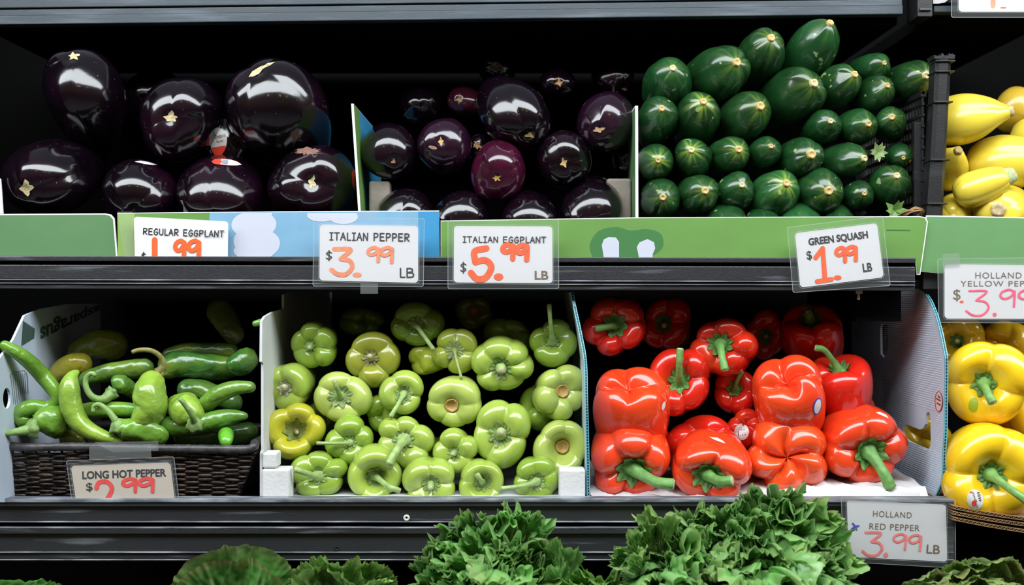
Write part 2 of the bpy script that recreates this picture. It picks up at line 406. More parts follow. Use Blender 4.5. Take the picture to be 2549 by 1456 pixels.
# ------------------------------------------------------------------ fruit builders
BV = {}
def basis_at(C):
    f = (C-CAM).normalized(); r = Vector((1, 0, 0)); r = (r-f*r.dot(f)).normalized(); u = r.cross(f).normalized()
    return f, r, u
def frame(C, lx, ly, roll=0.0):
    """rotation whose local +Z leans (lx right, ly up) of the line back to the camera, local X ~ right"""
    l = math.hypot(lx, ly)
    if l > 0.97: lx, ly = lx/l*0.97, ly/l*0.97; l = 0.97
    f, r, u = basis_at(C)
    a = (-f*math.sqrt(1-l*l)+r*lx+u*ly).normalized()
    x = (r-a*r.dot(a)).normalized(); y = a.cross(x)
    M = Matrix((x, y, a)).transposed()
    return M @ Matrix.Rotation(roll, 3, 'Z') if roll else M
def sx_profile(prof, n):
    return catmull(prof, n)

def pepper_surface(R, ry, prof, lobes, depth, zdep, rng, nseg=96, nrow=40, warp=0.18, taper_lobe=1.0, noise=0.035, core=False):
    pr = catmull(prof, nrow); pr[:, 0] = np.maximum(pr[:, 0], 0); pr[0, 0] = 0; pr[-1, 0] = 0
    th = np.linspace(0, 2*np.pi, nseg, endpoint=False)
    p0 = rng.uniform(0, 6.28); a1, a2, a3 = (rng.uniform(0, 6.28) for _ in range(3))
    tw = th+warp*np.sin(th+a1)+warp*0.5*np.sin(2*th+a2)+p0
    f = np.abs(np.sin(lobes*tw/2))**0.62
    lobeid = np.floor(lobes*tw/(2*np.pi)).astype(int) % lobes
    hs = np.array([rng.uniform(-1, 1) for _ in range(lobes)])
    hl = hs[lobeid]*f
    V = []
    n = len(pr); zmin, zmax = pr[:, 1].min(), pr[:, 1].max()
    f0, hl0 = f, hl
    for i in range(n):
        r, z = pr[i]; t = i/(n-1); f, hl = f0, hl0
        if core:
            t2 = tw+(0.55*math.sin(p0*3))*(1-min(r, 1))+0.10*np.sin(3*th+a3)*(1-min(r, 1)); f = np.abs(np.sin(lobes*t2/2))**0.75; hl = hs[np.floor(lobes*t2/(2*np.pi)).astype(int) % lobes]*f
        wgt = min(1.0, r/(0.55 if not core else 0.32))*(1-0.75*max(0, (t-0.35)/0.65)*taper_lobe)
        sh = math.exp(-((r-(0.62 if not core else 0.42))/(0.30 if not core else 0.36))**2)*(1 if t < 0.5 else 0.6)
        rr = r*(1-depth*wgt*(1-f)+(0.10 if not core else 0.07)*hl*wgt+noise*np.sin(th*1+a2+2.5*t)+noise*0.7*np.sin(2*th+a3-3*t))
        sgn = 1 if t < 0.5 else -1
        zz = z-sgn*zdep*sh*(1-f)+sgn*0.10*hl*sh
        V.append(np.stack([rr*np.cos(th)*R, rr*np.sin(th)*ry, zz*R], 1))
    V = np.vstack(V)
    F = grid_faces(n, nseg)
    return V, F, pr
PROF = {
 'bell':  [(0,-.34),(.10,-.33),(.22,-.24),(.38,-.06),(.58,.06),(.80,0),(.96,-.22),(1,-.55),(.97,-1.0),(.88,-1.4),(.72,-1.68),(.5,-1.78),(.25,-1.66),(0,-1.6)],
 'long':  [(0,-.26),(.10,-.25),(.22,-.20),(.38,-.06),(.58,.03),(.80,-.04),(.96,-.24),(1,-.55),(.95,-1.1),(.84,-1.8),(.68,-2.5),(.48,-3.1),(.25,-3.5),(.1,-3.6),(0,-3.62)],
 'deep':  [(0,-.62),(.12,-.60),(.26,-.50),(.42,-.22),(.60,.0),(.80,0),(.96,-.22),(1,-.55),(.95,-1.1),(.86,-1.8),(.7,-2.5),(.5,-3.0),(.25,-3.4),(.1,-3.5),(0,-3.52)],
 'blossom': [(0,-.22),(.06,-.20),(.16,-.08),(.34,.06),(.56,.08),(.78,-.04),(.94,-.3),(1,-.65),(.98,-1.1),(.92,-1.5),(.78,-1.75),(.5,-1.82),(.2,-1.65),(0,-1.6)],
 'shallow': [(0,-.10),(.10,-.09),(.22,-.05),(.38,.0),(.58,.02),(.80,-.06),(.96,-.28),(1,-.6),(.95,-1.2),(.84,-1.9),(.7,-2.5),(.5,-3.0),(.25,-3.4),(.1,-3.5),(0,-3.52)],
}
def world_of(root, V):
    M = np.array(parent_matrix(root)); return V @ M[:3, :3].T + M[:3, 3]
def set_bvh(root, V, F):
    W = world_of(root, V); BV[root.name] = BVHTree.FromPolygons([tuple(v) for v in W], F)
def cast(root, px, py, eps=0.0004):
    d = (P(px, py, 0)-CAM).normalized()
    h = BV[root.name].ray_cast(CAM, d)
    return None if h[0] is None else h[0]+h[1]*(eps if h[1].dot(d) < 0 else -eps)
def patch(root, name, outline, m, rings=4, eps=0.0004, center=None, label=None):
    """a thin skin-hugging patch whose outline (photo pixels) is laid onto the root's body surface"""
    o = np.array(outline, dtype=float); c = o.mean(0) if center is None else np.array(center, dtype=float)
    n = len(o); V = [None]*(1+rings*n); V[0] = cast(root, *c, eps)
    if V[0] is None: return None
    for i in range(1, rings+1):
        for j in range(n):
            q = c+(o[j]-c)*i/rings; h = cast(root, q[0], q[1], eps)
            if h is None or (h-V[0]).length > 0.05: h = V[0] if i == 1 else V[1+(i-2)*n+j]
            V[1+(i-1)*n+j] = h
    F = [(0, 1+j, 1+(j+1) % n) for j in range(n)]
    for i in range(rings-1):
        for j in range(n):
            k = (j+1) % n; F.append((1+i*n+j, 1+(i+1)*n+j, 1+(i+1)*n+k, 1+i*n+k))
    ob = mesh(name, [v[:] for v in V], F, m, root, True)
    if label: ob['label'] = label
    return ob
def ellipse(cx, cy, rx, ry, rot=0, n=24):
    r = math.radians(rot); return [(cx+rx*math.cos(t)*math.cos(r)-ry*math.sin(t)*math.sin(r), cy+rx*math.cos(t)*math.sin(r)+ry*math.sin(t)*math.cos(r)) for t in [2*math.pi*i/n for i in range(n)]]
def star(cx, cy, r, n=5, seed=0, inner=0.42, sx=1, sy=1):
    g = random.Random(seed); a0 = g.uniform(0, 6.28); out = []
    for i in range(n*4):
        a = a0+2*math.pi*i/(n*4); ph = i % 4; a += g.uniform(-.12, .12)
        if ph == 0: big = g.uniform(.7, 1.2)
        rr = {0: big, 1: 0.70*big, 2: inner*1.15, 3: 0.62}[ph]*r*g.uniform(0.88, 1.1); out.append((cx+rr*math.cos(a)*sx, cy+rr*math.sin(a)*sy))
    return out

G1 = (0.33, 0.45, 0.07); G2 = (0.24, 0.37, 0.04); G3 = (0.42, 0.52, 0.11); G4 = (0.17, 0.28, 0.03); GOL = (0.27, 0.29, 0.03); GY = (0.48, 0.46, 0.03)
PS = 1.07
def make_pepper(name, label, cat, group, cx, cy, rx, ry, sx, sy, Y, color, prof='long', lobes=4, depth=0.16, zdep=0.16, stem=None, tip=None,
                seed=0, skin=None, tilt=None, stemcol=(0.24, 0.38, 0.10), calyx=0.30, stemr=0.13, length=1.0, calcol=None, warp=0.18, scar=None):
    rng = random.Random(seed*7+3); skin = skin or PEPPER
    C = P(cx, cy, Y); R = LEN(rx, Y)*PS; RY = LEN(ry, Y)*PS
    if tilt is None: lx, ly = (sx-cx)/rx*0.75, -(sy-cy)/ry*0.75
    else: lx, ly = tilt[0], -tilt[1]
    rot = frame(C, lx, ly)
    pr = [(r, z if z > -0.6 else -0.6+(z+0.6)*length) for r, z in PROF[prof]]
    origin = C + (rot @ Vector((0, 0, 0.42*R)))
    root = empty(name, origin, label, cat, group, rot)
    V, F, prs = pepper_surface(R, RY, pr, lobes, depth*1.12, zdep*1.15, rng, warp=warp, core=(prof == 'blossom'), noise=0.055)
    if skin is REDSKIN: calyx = calyx*1.25
    body = mesh('body', V, F, skin, root, True, world=False); body.color = (*color, 1)
    set_bvh(root, V, F)
    pole_z = prs[0, 1]*R
    def ztop(r):
        k = int(np.argmax(prs[:, 0] > 0.6)); return np.interp(r, prs[:k+1, 0], prs[:k+1, 1])*R
    if stem == 'cut':
        n = 28; th = np.linspace(0, 2*np.pi, n, endpoint=False); rr = calyx*0.62*R
        VV = [(0, 0, pole_z+0.035*R)]
        for q, dz in ((0.5, 0.04), (0.85, 0.05), (1.0, 0.09), (1.08, 0.05), (1.12, -0.03)):
            for t in th:
                k = 1+0.025*math.sin(3*t+seed)+0.03*math.sin(7*t+seed); VV.append((rr*q*k*math.cos(t), rr*q*k*math.sin(t), max(ztop(calyx*0.62*q), pole_z)+dz*R))
        FF = [(0, 1+j, 1+(j+1) % n) for j in range(n)]
        for i in range(4):
            for j in range(n): FF.append((1+i*n+j, 1+(i+1)*n+j, 1+(i+1)*n+(j+1) % n, 1+i*n+(j+1) % n))
        s_ = mesh('cut_stem_scar', VV, FF, TAN, root, True, world=False); s_.color = (*(scar or (0.52, 0.33, 0.10)), 1)
    elif stem:
        # frilled calyx lying in the hollow, then the stem
        n = 60; npt = rng.choice((6, 7, 8)); VV = []; rows = 6; a0 = rng.uniform(0, 6.28)
        for i in range(rows):
            q = (i+0.3)/(rows-1+0.3)
            for j in range(n):
                t = 2*math.pi*j/n; tooth = 0.70+0.30*abs(math.cos(npt*t/2+a0))**1.5*rng.uniform(0.85, 1.15)
                r = calyx*q*tooth; VV.append((r*R*math.cos(t), r*RY*math.sin(t), ztop(r)+R*(0.028+0.035*(1-q)+0.02*math.sin(npt*t*2)*q)))
        FF = grid_faces(rows, n); FF.append(tuple(range(n-1, -1, -1)))
        c_ = mesh('calyx', VV, FF, CALYX, root, True, world=False); c_.color = (*(calcol or tuple(k*0.8 for k in stemcol)), 1)
        z0 = pole_z+0.02*R; sr = stemr*R*(0.66 if skin is PEPPER else 0.85)
        M = parent_matrix(root).inverted(); Rm = rot.inverted()
        if stem == 'long':
            base = parent_matrix(root) @ Vector((0, 0, z0))
            Yt = base.y-R*0.75
            T3 = M @ P(tip[0], tip[1], Yt)
            if len(tip) > 2: T3 = M @ P(tip[0], tip[1], base.y-R*tip[2])
            b0 = Vector((0, 0, z0)); b1 = Vector((T3.x*0.12, T3.y*0.12, z0+0.30*R)); b2 = Vector((T3.x*0.55, T3.y*0.55, max(z0+0.45*R, T3.z*0.8)))
            pts = catmull([b0[:], b1[:], b2[:], T3[:]], 22); tt = np.linspace(0, 1, 22)
            rad = sr*(1.55*np.exp(-tt*7)+0.78+0.22*tt**3)
        else:                                        # stub
            d = Vector(((rng.uniform(-.25, .25)), rng.uniform(-.25, .25), 1)).normalized()
            pts = catmull([(0, 0, z0), tuple(Vector((0, 0, z0))+d*0.22*R), tuple(Vector((0, 0, z0))+d*0.46*R)], 14); tt = np.linspace(0, 1, 14)
            rad = sr*(1.5-0.2*tt-0.35*tt**4)
        a = rng.uniform(0, 6)
        VV, FF = tube_vf(pts, rad, 20, lambda t, th: 1+0.10*np.abs(np.sin(2.5*th+a+t))+0.03*np.sin(9*th))
        s_ = mesh('stem', VV, FF, STEM, root, True, world=False); s_.color = (*stemcol, 1)
        # the pale cut end
        e_ = pts[-1]; d_ = pts[-1]-pts[-2]; d_ /= np.linalg.norm(d_)
        VV, FF = tube_vf([e_-d_*0.01*R, e_+d_*0.025*R], [rad[-1]*0.92, rad[-1]*0.8], 14)
        k_ = mesh('cut_tip', VV, FF, TAN, root, True, world=False); k_.color = (0.45, 0.42, 0.22, 1)
    return root

EGGP = [(0,-.05),(.10,-.04),(.22,-.01),(.40,-.07),(.62,-.20),(.82,-.42),(.96,-.75),(1,-1.05),(.97,-1.45),(.88,-1.9),(.74,-2.35),(.58,-2.75),(.42,-3.05),(.2,-3.2),(0,-3.22)]
def make_eggplant(name, label, group, cx, cy, rx, ry, sx, sy, Y, color=(0.0035, 0.0014, 0.0035), seed=0, tilt=None, length=1.0, scar=None, lump=0.035, dimple=0.0, prof=None):
    rng = random.Random(seed+50); C = P(cx, cy, Y); R = LEN(rx, Y); RY = LEN(ry, Y)
    lx, ly = ((sx-cx)/rx, -(sy-cy)/ry) if tilt is None else (tilt[0], -tilt[1])
    rot = frame(C, lx, ly); origin = C+rot @ Vector((0, 0, R*1.0))
    root = empty(name, origin, label, 'eggplant', group, rot)
    pr = [(r, (z-dimple*math.exp(-(r/.3)**2)) if z > -1 else -1+(z+1)*length) for r, z in (prof or EGGP)]
    V, F, prs = pepper_surface(R, RY, pr, 4, 0.0, 0.0, rng, nseg=80, nrow=44, noise=lump)
    body = mesh('body', V, F, EGG, root, True, world=False); body.color = (*color, 1)
    set_bvh(root, V, F)
    if scar:
        n_, r_, a_, sxx, syy, colr = scar
        s_ = patch(root, 'blossom_scar', star(sx, sy, r_, n_, seed, 0.4, sxx, syy), TAN, 5, 0.0005)
        if s_: s_.color = (*colr, 1)
    return root
ZP = [(0,-.02),(.12,-.02),(.30,-.08),(.52,-.22),(.74,-.46),(.90,-.85),(.98,-1.3),(1,-2.0),(.97,-3.0),(.92,-3.8),(.80,-4.4),(.55,-4.8),(.25,-5.0),(0,-5.02)]
def make_squash(name, label, cat, group, cx, cy, rx, sx, sy, Y, color, seed=0, tilt=None, ry=None, length=1.0, skin=None, knob=0.17, knobcol=(0.55, 0.36, 0.12), prof=None, streak=0.5, knoblen=0.10, pt=0.0):
    rng = random.Random(seed+90); skin = skin or ZUC; C = P(cx, cy, Y); R = LEN(rx, Y)*(1.11 if skin is ZUC else 1.0); RY = LEN(ry or rx, Y)*(1.11 if skin is ZUC else 1.0)
    lx, ly = ((sx-cx)/rx*0.9, -(sy-cy)/(ry or rx)*0.9) if tilt is None else (tilt[0], -tilt[1])
    rot = frame(C, lx, ly); origin = C+rot @ Vector((0, 0, R*1.0))
    root = empty(name, origin, label, cat, group, rot)
    pr = [(r, z if z > -1 else -1+(z+1)*length) for r, z in (prof or ZP)]
    V, F, prs = pepper_surface(R, RY, pr, 5, 0.035, 0.0, rng, nseg=72, nrow=44, noise=0.02, taper_lobe=0)
    body = mesh('body', V, F, skin, root, True, world=False); body.color = (*color, 1)
    at = body.data.attributes.new('pole', 'FLOAT', 'POINT')
    d = np.hypot(V[:, 0], V[:, 1])/R; ang = np.arctan2(V[:, 1], V[:, 0])
    rays = np.clip(0.30+0.5*np.sin(ang*5+seed)+0.5*np.sin(ang*11+seed*2.1)+0.4*np.sin(ang*17+seed), 0, 1)
    val = np.where(V[:, 2] > -R*1.0, streak*np.exp(-(d/(0.22+0.3*rays))**2), 0)
    at.data.foreach_set('value', val.astype(np.float32))
    set_bvh(root, V, F)
    zt = prs[0, 1]*R; n = 24
    ring = [(knob*R*1.25, zt-0.06*R), (knob*R*1.12, zt+knoblen*R*0.5), (knob*R, zt+knoblen*R), (knob*R*0.72, zt+knoblen*R*1.12), (knob*R*0.45, zt+knoblen*R*0.75), (knob*R*0.2, zt+knoblen*R*0.55)]
    VV = [(r*(1+.07*math.sin(5*t+i))*math.cos(t), r*(1+.07*math.sin(5*t+i))*math.sin(t), z) for i, (r, z) in enumerate(ring) for t in [2*math.pi*j/n for j in range(n)]]
    FF = grid_faces(len(ring), n); FF.append(tuple((len(ring)-1)*n+j for j in range(n)))
    k_ = mesh('stem_stub', VV, FF, TAN, root, True, world=False); k_.color = (*knobcol, 1)
    return root

# ------------------------------------------------------------------ setting: the case, shelves
def structure(o): o['kind'] = 'structure'; return o
structure(MB().box(-2.6, 2.6, 0.62, 0.70, 0.0, 2.6).build('wall_back', DARK))
structure(MB().box(-3.2, 3.2, -3.6, 0.75, -0.06, 0.0).build('floor', GROUND))
structure(MB().box(-2.6, -1.02, -0.12, 0.62, 0.0, 2.1).build('wall_left', DARK))
structure(MB().box(1.25, 2.6, 0.1, 0.62, 0.0, 2.1).build('wall_right', DARK))

def extrude_x(prof, x0, x1, tilt0=0.0, tilt1=0.0):
    """prof: closed list of (y, z); extruded from x0 to x1, with a vertical shift at each end"""
    n = len(prof); V = [(x0, y, z+tilt0) for y, z in prof]+[(x1, y, z+tilt1) for y, z in prof]
    F = [(i, (i+1) % n, n+(i+1) % n, n+i) for i in range(n)]
    F += [tuple(range(n))[::-1], tuple(range(n, 2*n))]
    return V, F
def zz(py, Y): return P(0, py, Y).z
def fascia(name, label, x0, x1, rows, Yf, depth, m, top, worn, tl=0.0, tr=0.0, group=None):
    """shelf: deck + a front rail whose rows are (py0, py1, recess)"""
    root = empty(name, (0.5*(x0+x1), Yf, zz(rows[-1][1], Yf)), label, 'shelf', group)
    for i, (a, b, rec, kind) in enumerate(rows):
        y0 = Yf+rec; z1, z0 = zz(a, Yf), zz(b, Yf)
        V, F = extrude_x([(y0, z0), (y0, z1), (Yf+0.022, z1), (Yf+0.022, z0)], x0, x1, tl, tr)
        o = mesh({'lip': 'top_lip', 'face': 'face_panel', 'groove': 'groove_strip', 'bead': 'bead_strip'}[kind], V, F, {'lip': worn, 'face': m, 'groove': DARK, 'bead': worn}[kind], root, False)
        if kind != 'groove': bevel(o, 0.0012, 2)
    zt = zz(top, Yf)
    mesh('deck', *box_vf(x0+0.002, x1-0.002, Yf+0.0225, Yf+depth, zt-0.02, zt), DARK, root, False)
    return root
WORN2 = SHELF
# upper shelf, sits a little further back
YT = 0.13
up = fascia('upper_shelf', 'grey-edged empty upper shelf rail above the eggplants and green squash', P(-80, 0, YT).x, P(2248, 0, YT).x,
            [(-60, 2, 0.002, 'face'), (2, 6, 0.006, 'groove'), (6, 22, 0.003, 'face'), (22, 44, 0.0, 'face')], YT, 0.45, SHELFTOP, 20, SHELFTOP, tl=LEN(-18, YT), tr=LEN(9, YT))
up2 = fascia('upper_shelf', 'short grey rail at the top right above the yellow squash', P(2325, 0, YT).x, P(2640, 0, YT).x,
             [(-60, 6, 0.002, 'face'), (6, 14, 0.006, 'groove'), (14, 30, 0.0, 'face')], YT, 0.45, SHELFTOP, 10, SHELFTOP)
bk = MB(); bk.box(P(2283, 0, .11).x, P(2320, 0, .11).x, 0.108, 0.16, zz(42, .11), zz(-60, .11))
o = bk.build('shelf_bracket', BLACK); tag(o, 'black plastic upright bracket between the two top shelf rails', 'bracket'); bevel(o, 0.001)
bb = MB()
for yy in (-20, 22): bb.box(P(2287, 0, .11).x, P(2316, 0, .11).x, 0.104, 0.108, zz(yy+5, .11), zz(yy, .11))
bb.build('rib', SHELFTOP, o)
# middle shelf
mid = fascia('middle_shelf', 'black middle shelf rail under the eggplants and green squash', P(-80, 0, 0).x, P(2280, 0, 0).x,
             [(640, 653, 0.0, 'face'), (653, 662, 0.006, 'groove'), (662, 698, 0.003, 'face'), (698, 701, 0.001, 'bead'), (701, 707, 0.004, 'face'), (707, 709, 0.002, 'bead'), (709, 722, 0.005, 'face')],
             0.0, 0.55, SHELF, 655, WORN, tl=0.002, tr=-0.001)
tag(mesh('shelf_bracket', *box_vf(P(2132, 0, 0.05).x, P(2243, 0, 0.05).x, 0.05, 0.35, zz(800, 0.05), zz(722, 0.05)), DARK, None, False), 'black bracket block under the right end of the middle shelf', 'bracket')
bo = empty('shelf_bolt', P(2137, 745, 0.02), 'small metal bolt hanging under the middle shelf by the red peppers', 'bolt')
tube('bolt_head', [P(2137, 722, 0.02)[:], P(2137, 731, 0.02)[:]], LEN(10), METAL, bo, 6, smooth=False)
tube('shank', [P(2137, 731, 0.02)[:], P(2137, 746, 0.02)[:]], LEN(4), METAL, bo, 10)
mid2 = fascia('middle_shelf', 'black shelf rail above the yellow peppers at the right', P(2300, 0, 0.03).x, P(2640, 0, 0.03).x,
              [(634, 650, 0.0, 'face'), (650, 656, 0.005, 'groove'), (656, 720, 0.003, 'face')], 0.03, 0.5, SHELF, 652, WORN)
# lower shelf with its two rails
YL = -0.06
low = fascia('lower_shelf', 'scuffed black double rail of the lower shelf behind the lettuce', P(-80, 0, YL).x, P(2378, 0, YL).x,
             [(1241, 1251, 0.0, 'lip'), (1251, 1262, 0.002, 'face'), (1262, 1299, 0.007, 'face'), (1299, 1302, 0.003, 'bead'), (1302, 1313, 0.014, 'groove'),
              (1313, 1316, 0.0, 'bead'), (1316, 1330, 0.001, 'face'), (1330, 1375, 0.006, 'face'), (1375, 1378, 0.003, 'bead'), (1378, 1394, 0.006, 'face'), (1394, 1397, 0.004, 'bead'), (1397, 1402, 0.008, 'face')],
             YL, 0.68, SHELF, 1258, WORN)
def torus_vf(c, R, r, n=28, k=10):
    V = []
    for i in range(n):
        a = 2*math.pi*i/n
        for j in range(k):
            b = 2*math.pi*j/k; q = R+r*math.cos(b); V.append((c[0]+q*math.cos(a), c[1]-r*math.sin(b), c[2]+q*math.sin(a)))
    return V, [(i*k+j, ((i+1) % n)*k+j, ((i+1) % n)*k+(j+1) % k, i*k+(j+1) % k) for i in range(n) for j in range(k)]
wv, wf = torus_vf(P(1012, 1289, YL+0.006), LEN(5.2), LEN(2.8)); mesh('washer', wv, wf, WASHER, low)['label'] = 'small pale nylon washer'
wv, wf = torus_vf(P(838, 1364, YL+0.005), LEN(4), LEN(1.3)); mesh('rivet', wv, wf, BLACK, low)
# dark deck under the lettuce
mesh_o = MB().box(-1.0, 1.24, -0.52, 0.4, 0.60, 0.74).build('lower_case', DARK); tag(mesh_o, 'black bottom deck of the display case under the lettuce', 'shelf')

# ------------------------------------------------------------------ printed cardboard fronts of the upper boxes
def flat(name, loops, Y, thick, m, parent=None): return plate(name, loops, lambda x, y: P(x, y, Y), thick, (0, 1, 0), m, parent)
def printed(name, loops, Y, m, parent): return flat(name, loops, Y, 0.0001, m, parent)
YP = 0.024
t = empty('box_front', P(140, 650, YP), 'dark green cardboard box front under the leftmost eggplants', 'box')
flat('board', [[(-80, 533), (262, 531), (276, 534), (285, 544), (294, 650), (-80, 650)]], YP, 0.003, CARDEDGE, t)
printed('print', [[(-80, 536), (261, 534), (273, 537), (281, 546), (289, 650), (-80, 650)]], YP-0.0003, GREENP, t)
YP2 = 0.020
t = empty('box_front', P(700, 650, YP2), 'cardboard box front printed with sky blue, white clouds and lime green', 'box')
flat('board', [[(292, 530), (700, 526), (1093, 524), (1095, 650), (294, 650)]], YP2, 0.003, CARDEDGE, t)
printed('lime_print', [[(292, 532), (335, 531), (335, 650), (294, 650)]], YP2-0.0002, GREENL, t)
printed('green_print', [[(335, 531), (522, 529), (515, 650), (335, 650)]], YP2-0.0002, GREENM, t)
printed('sky_print', [[(522, 529), (1041, 526.5), (1041, 650), (515, 650)]], YP2-0.0002, SKYB, t)
printed('blue_print', [[(1041, 526.5), (1093, 526), (1095, 650), (1041, 650)]], YP2-0.0002, BLUEP, t)
def cloud(cs, yclip0, yclip1):
    out = []
    for c in cs: out.append(ellipse(*c, 0, 30))
    return out
for k, c in enumerate([(640, 532, 38, 12), (622, 560, 46, 32), (650, 558, 38, 30), (615, 600, 34, 30), (655, 606, 42, 34), (633, 625, 52, 22), (630, 585, 40, 40), (800, 536, 36, 16), (855, 540, 36, 18), (828, 534, 62, 10)]):
    pts = [(x, max(530, min(648, y))) for x, y in ellipse(*c, 0, 30)]
    printed('cloud_print', [pts], YP2-0.0004-0.00003*k, CLOUD, t)
YP3 = 0.018
t = empty('box_front', P(1700, 650, YP3), 'long green cardboard box front with dark blob and white shapes', 'box')
flat('board', [[(1097, 549), (1590, 541), (2290, 538), (2304, 541), (2310, 552), (2291, 684), (2282, 684), (2279, 650), (1097, 650)]], YP3, 0.003, CARDEDGE, t)
printed('green_print', [[(1098, 551), (1590, 543), (2288, 540), (2302, 543), (2307, 553), (2289, 682), (2283, 682), (2280, 650), (1098, 650)]], YP3-0.0002, GREENM, t)
def cm(pts, n=40): return [tuple(p) for p in catmull(list(pts)+[pts[0]], n)][:-1]
printed('dark_green_print', [cm([(1478, 648), (1468, 610), (1490, 575), (1535, 565), (1570, 574), (1610, 570), (1645, 582), (1650, 615), (1625, 636), (1600, 648), (1540, 649)])], YP3-0.0004, GREEND, t)
printed('white_print', [[(1504, 648), (1498, 610), (1503, 596), (1515, 590), (1533, 591), (1541, 602), (1541, 648)]], YP3-0.0006, CLOUD, t)
printed('white_print', [[(1592, 648), (1585, 615), (1592, 603), (1612, 595), (1628, 603), (1631, 618), (1625, 632), (1624, 648)]], YP3-0.0006, CLOUD, t)
printed('small_line', [[(2207, 571), (2266, 571.5), (2266, 574.5), (2207, 574)]], YP3-0.0006, GREEND, t)
YP4 = 0.022
t = empty('box_front', P(2450, 680, YP4), 'plain green cardboard box front under the yellow squash', 'box')
flat('board', [[(2306, 536), (2640, 542), (2640, 684), (2335, 680), (2292, 676)]], YP4, 0.003, CARDEDGE, t)
printed('print', [[(2307, 539), (2640, 545), (2640, 684), (2335, 679), (2293, 675)]], YP4-0.0003, GREENR, t)

# upright cardboard dividers of the upper boxes (front edge leans, board runs to the back)
def ruled_wall(name, edge, depth, thick, m, parent, side=1):
    """edge: (px, py, Y) from top to bottom; the board runs back by depth (or per-point depths)"""
    V = []; n = len(edge)
    for i, (px, py, Y) in enumerate(edge):
        p = P(px, py, Y); dp = depth[i] if hasattr(depth, '__len__') else depth
        V += [(p.x, p.y, p.z), (p.x+thick*side, p.y, p.z), (p.x+thick*side, p.y+dp, p.z), (p.x, p.y+dp, p.z)]
    F = grid_faces(n, 4); F += [(3, 2, 1, 0), tuple((n-1)*4+k for k in range(4))]
    return mesh(name, V, F, m, parent, False)
t = empty('cardboard_divider', P(890, 640, 0.03), 'green and blue printed cardboard divider left of the small eggplants', 'divider')
ruled_wall('board', [(874, 258, 0.028), (900, 650, 0.028)], 0.32, 0.0036, CARDEDGE, t)
def xwall_print(name, pts, edge, off, m, parent):
    """thin print on the board's right face: pts are (back distance, py)"""
    V = []
    for b, py in pts:
        ex = np.interp(py, [e[1] for e in edge], [e[0] for e in edge]); p = P(ex, py, 0.028); V.append((p.x+off, p.y+b, p.z))
    return mesh(name, V, [tuple(range(len(V)))], m, parent, False)
ED = [(874, 258), (900, 650)]
xwall_print('green_print', [(0.0005, 259), (0.0005, 648), (0.075, 648), (0.060, 259)], ED, 0.0038, GREENM, t)
xwall_print('blue_print', [(0.060, 259), (0.075, 648), (0.315, 648), (0.315, 259)], ED, 0.0038, BLUEP, t)
xwall_print('green_print', [(0.0005, 259), (0.0005, 648), (0.075, 648), (0.060, 259)], ED, -0.0003, GREENM, t)
xwall_print('blue_print', [(0.060, 259), (0.075, 648), (0.315, 648), (0.315, 259)], ED, -0.0003, BLUEP, t)
t = empty('cardboard_divider', P(1588, 640, 0.028), 'white-edged cardboard divider between small eggplants and green squash', 'divider')
ruled_wall('board', [(1581, 263, 0.028), (1582, 650, 0.028)], 0.3, 0.0042, CARDEDGE, t)
V = [P(1581, 268, 0.028), P(1582, 648, 0.028), P(1582, 648, 0.028)+Vector((0, .28, 0)), P(1581, 268, 0.028)+Vector((0, .28, 0))]
mesh('green_print', [(v.x-0.0003, v.y, v.z) for v in V], [(0, 1, 2, 3)], GREENP, t, False)
# grey foam corner blocks
for px, py0, w_, lab in ((918, 450, 52, 'grey foam block behind the left front small eggplant'), (1510, 444, 62, 'grey foam block beside the white-edged divider')):
    o = mesh('foam_block', *box_vf(P(px, 0, .075).x, P(px+w_, 0, .075).x, 0.075, 0.11, zz(650, .075), zz(py0, .075)), GFOAM, None, False); bevel(o, 0.004, 3); tag(o, lab, 'foam block')

# ------------------------------------------------------------------ black plastic crate at the right of the green squash
t = empty('plastic_crate', P(2325, 650, 0.03), 'tall black plastic crate with ribbed corner post beside the green squash', 'crate')
post = [(2330, 140, 2374), (2326, 250, 2368), (2318, 400, 2360), (2308, 540, 2352), (2304, 650, 2348)]
V = []
for a, py, b in post:
    for px, Y in ((a, 0.036), (a+8, 0.030), (b-14, 0.030), (b-6, 0.034), (b, 0.042), (b, 0.060), (a, 0.060)): V.append(P(px, py, 0.032)[:1]+(Y, P(px, py, 0.032).z))
V = [(v[0], v[1], v[2]) for v in V]
F = grid_faces(len(post), 7); F.append(tuple(range(6, -1, -1))); mesh('corner_post', V, F, BLACK, t, False)
for py in (150, 176, 252, 396, 505):
    a = np.interp(py, [p[1] for p in post], [p[0] for p in post]); b = np.interp(py, [p[1] for p in post], [p[2] for p in post])
    o = mesh('rib', *box_vf(P(a-2, 0, .03).x, P(b+3, 0, .03).x, 0.027, 0.062, zz(py+4, .03), zz(py, .03)), BLACK, t, False); bevel(o, 0.0006)
rg = random.Random(5); V = []; xs = np.linspace(2324, 2378, 16)
top = [(x, 136+rg.uniform(-5, 4)) for x in xs]
plate('torn_top', [top+[(2376, 146), (2327, 146)]], lambda x, y: P(x, y, 0.029), 0.03, (0, 1, 0), BLACK, t)
sl = MB()
xw = P(2330, 0, 0.036).x
for k in range(20):
    y0 = 0.062+k*0.014; sl.box(xw-0.012, xw-0.009, y0, y0+0.005, zz(640, .03), zz(230, .03))
for k in range(16): sl.box(xw-0.0125, xw-0.0085, 0.06, 0.345, zz(640, .03)+k*0.016, zz(640, .03)+k*0.016+0.004)
sl.build('lattice_side', BLACK, t)['kind'] = 'stuff'
mesh('side_rail', *box_vf(xw-0.014, xw-0.006, 0.06, 0.35, zz(232, .03), zz(218, .03)), BLACK, t, False)
mesh('back_corner_post', *box_vf(xw-0.03, xw-0.006, 0.345, 0.37, zz(640, .03), zz(200, .03)), BLACK, t, False)
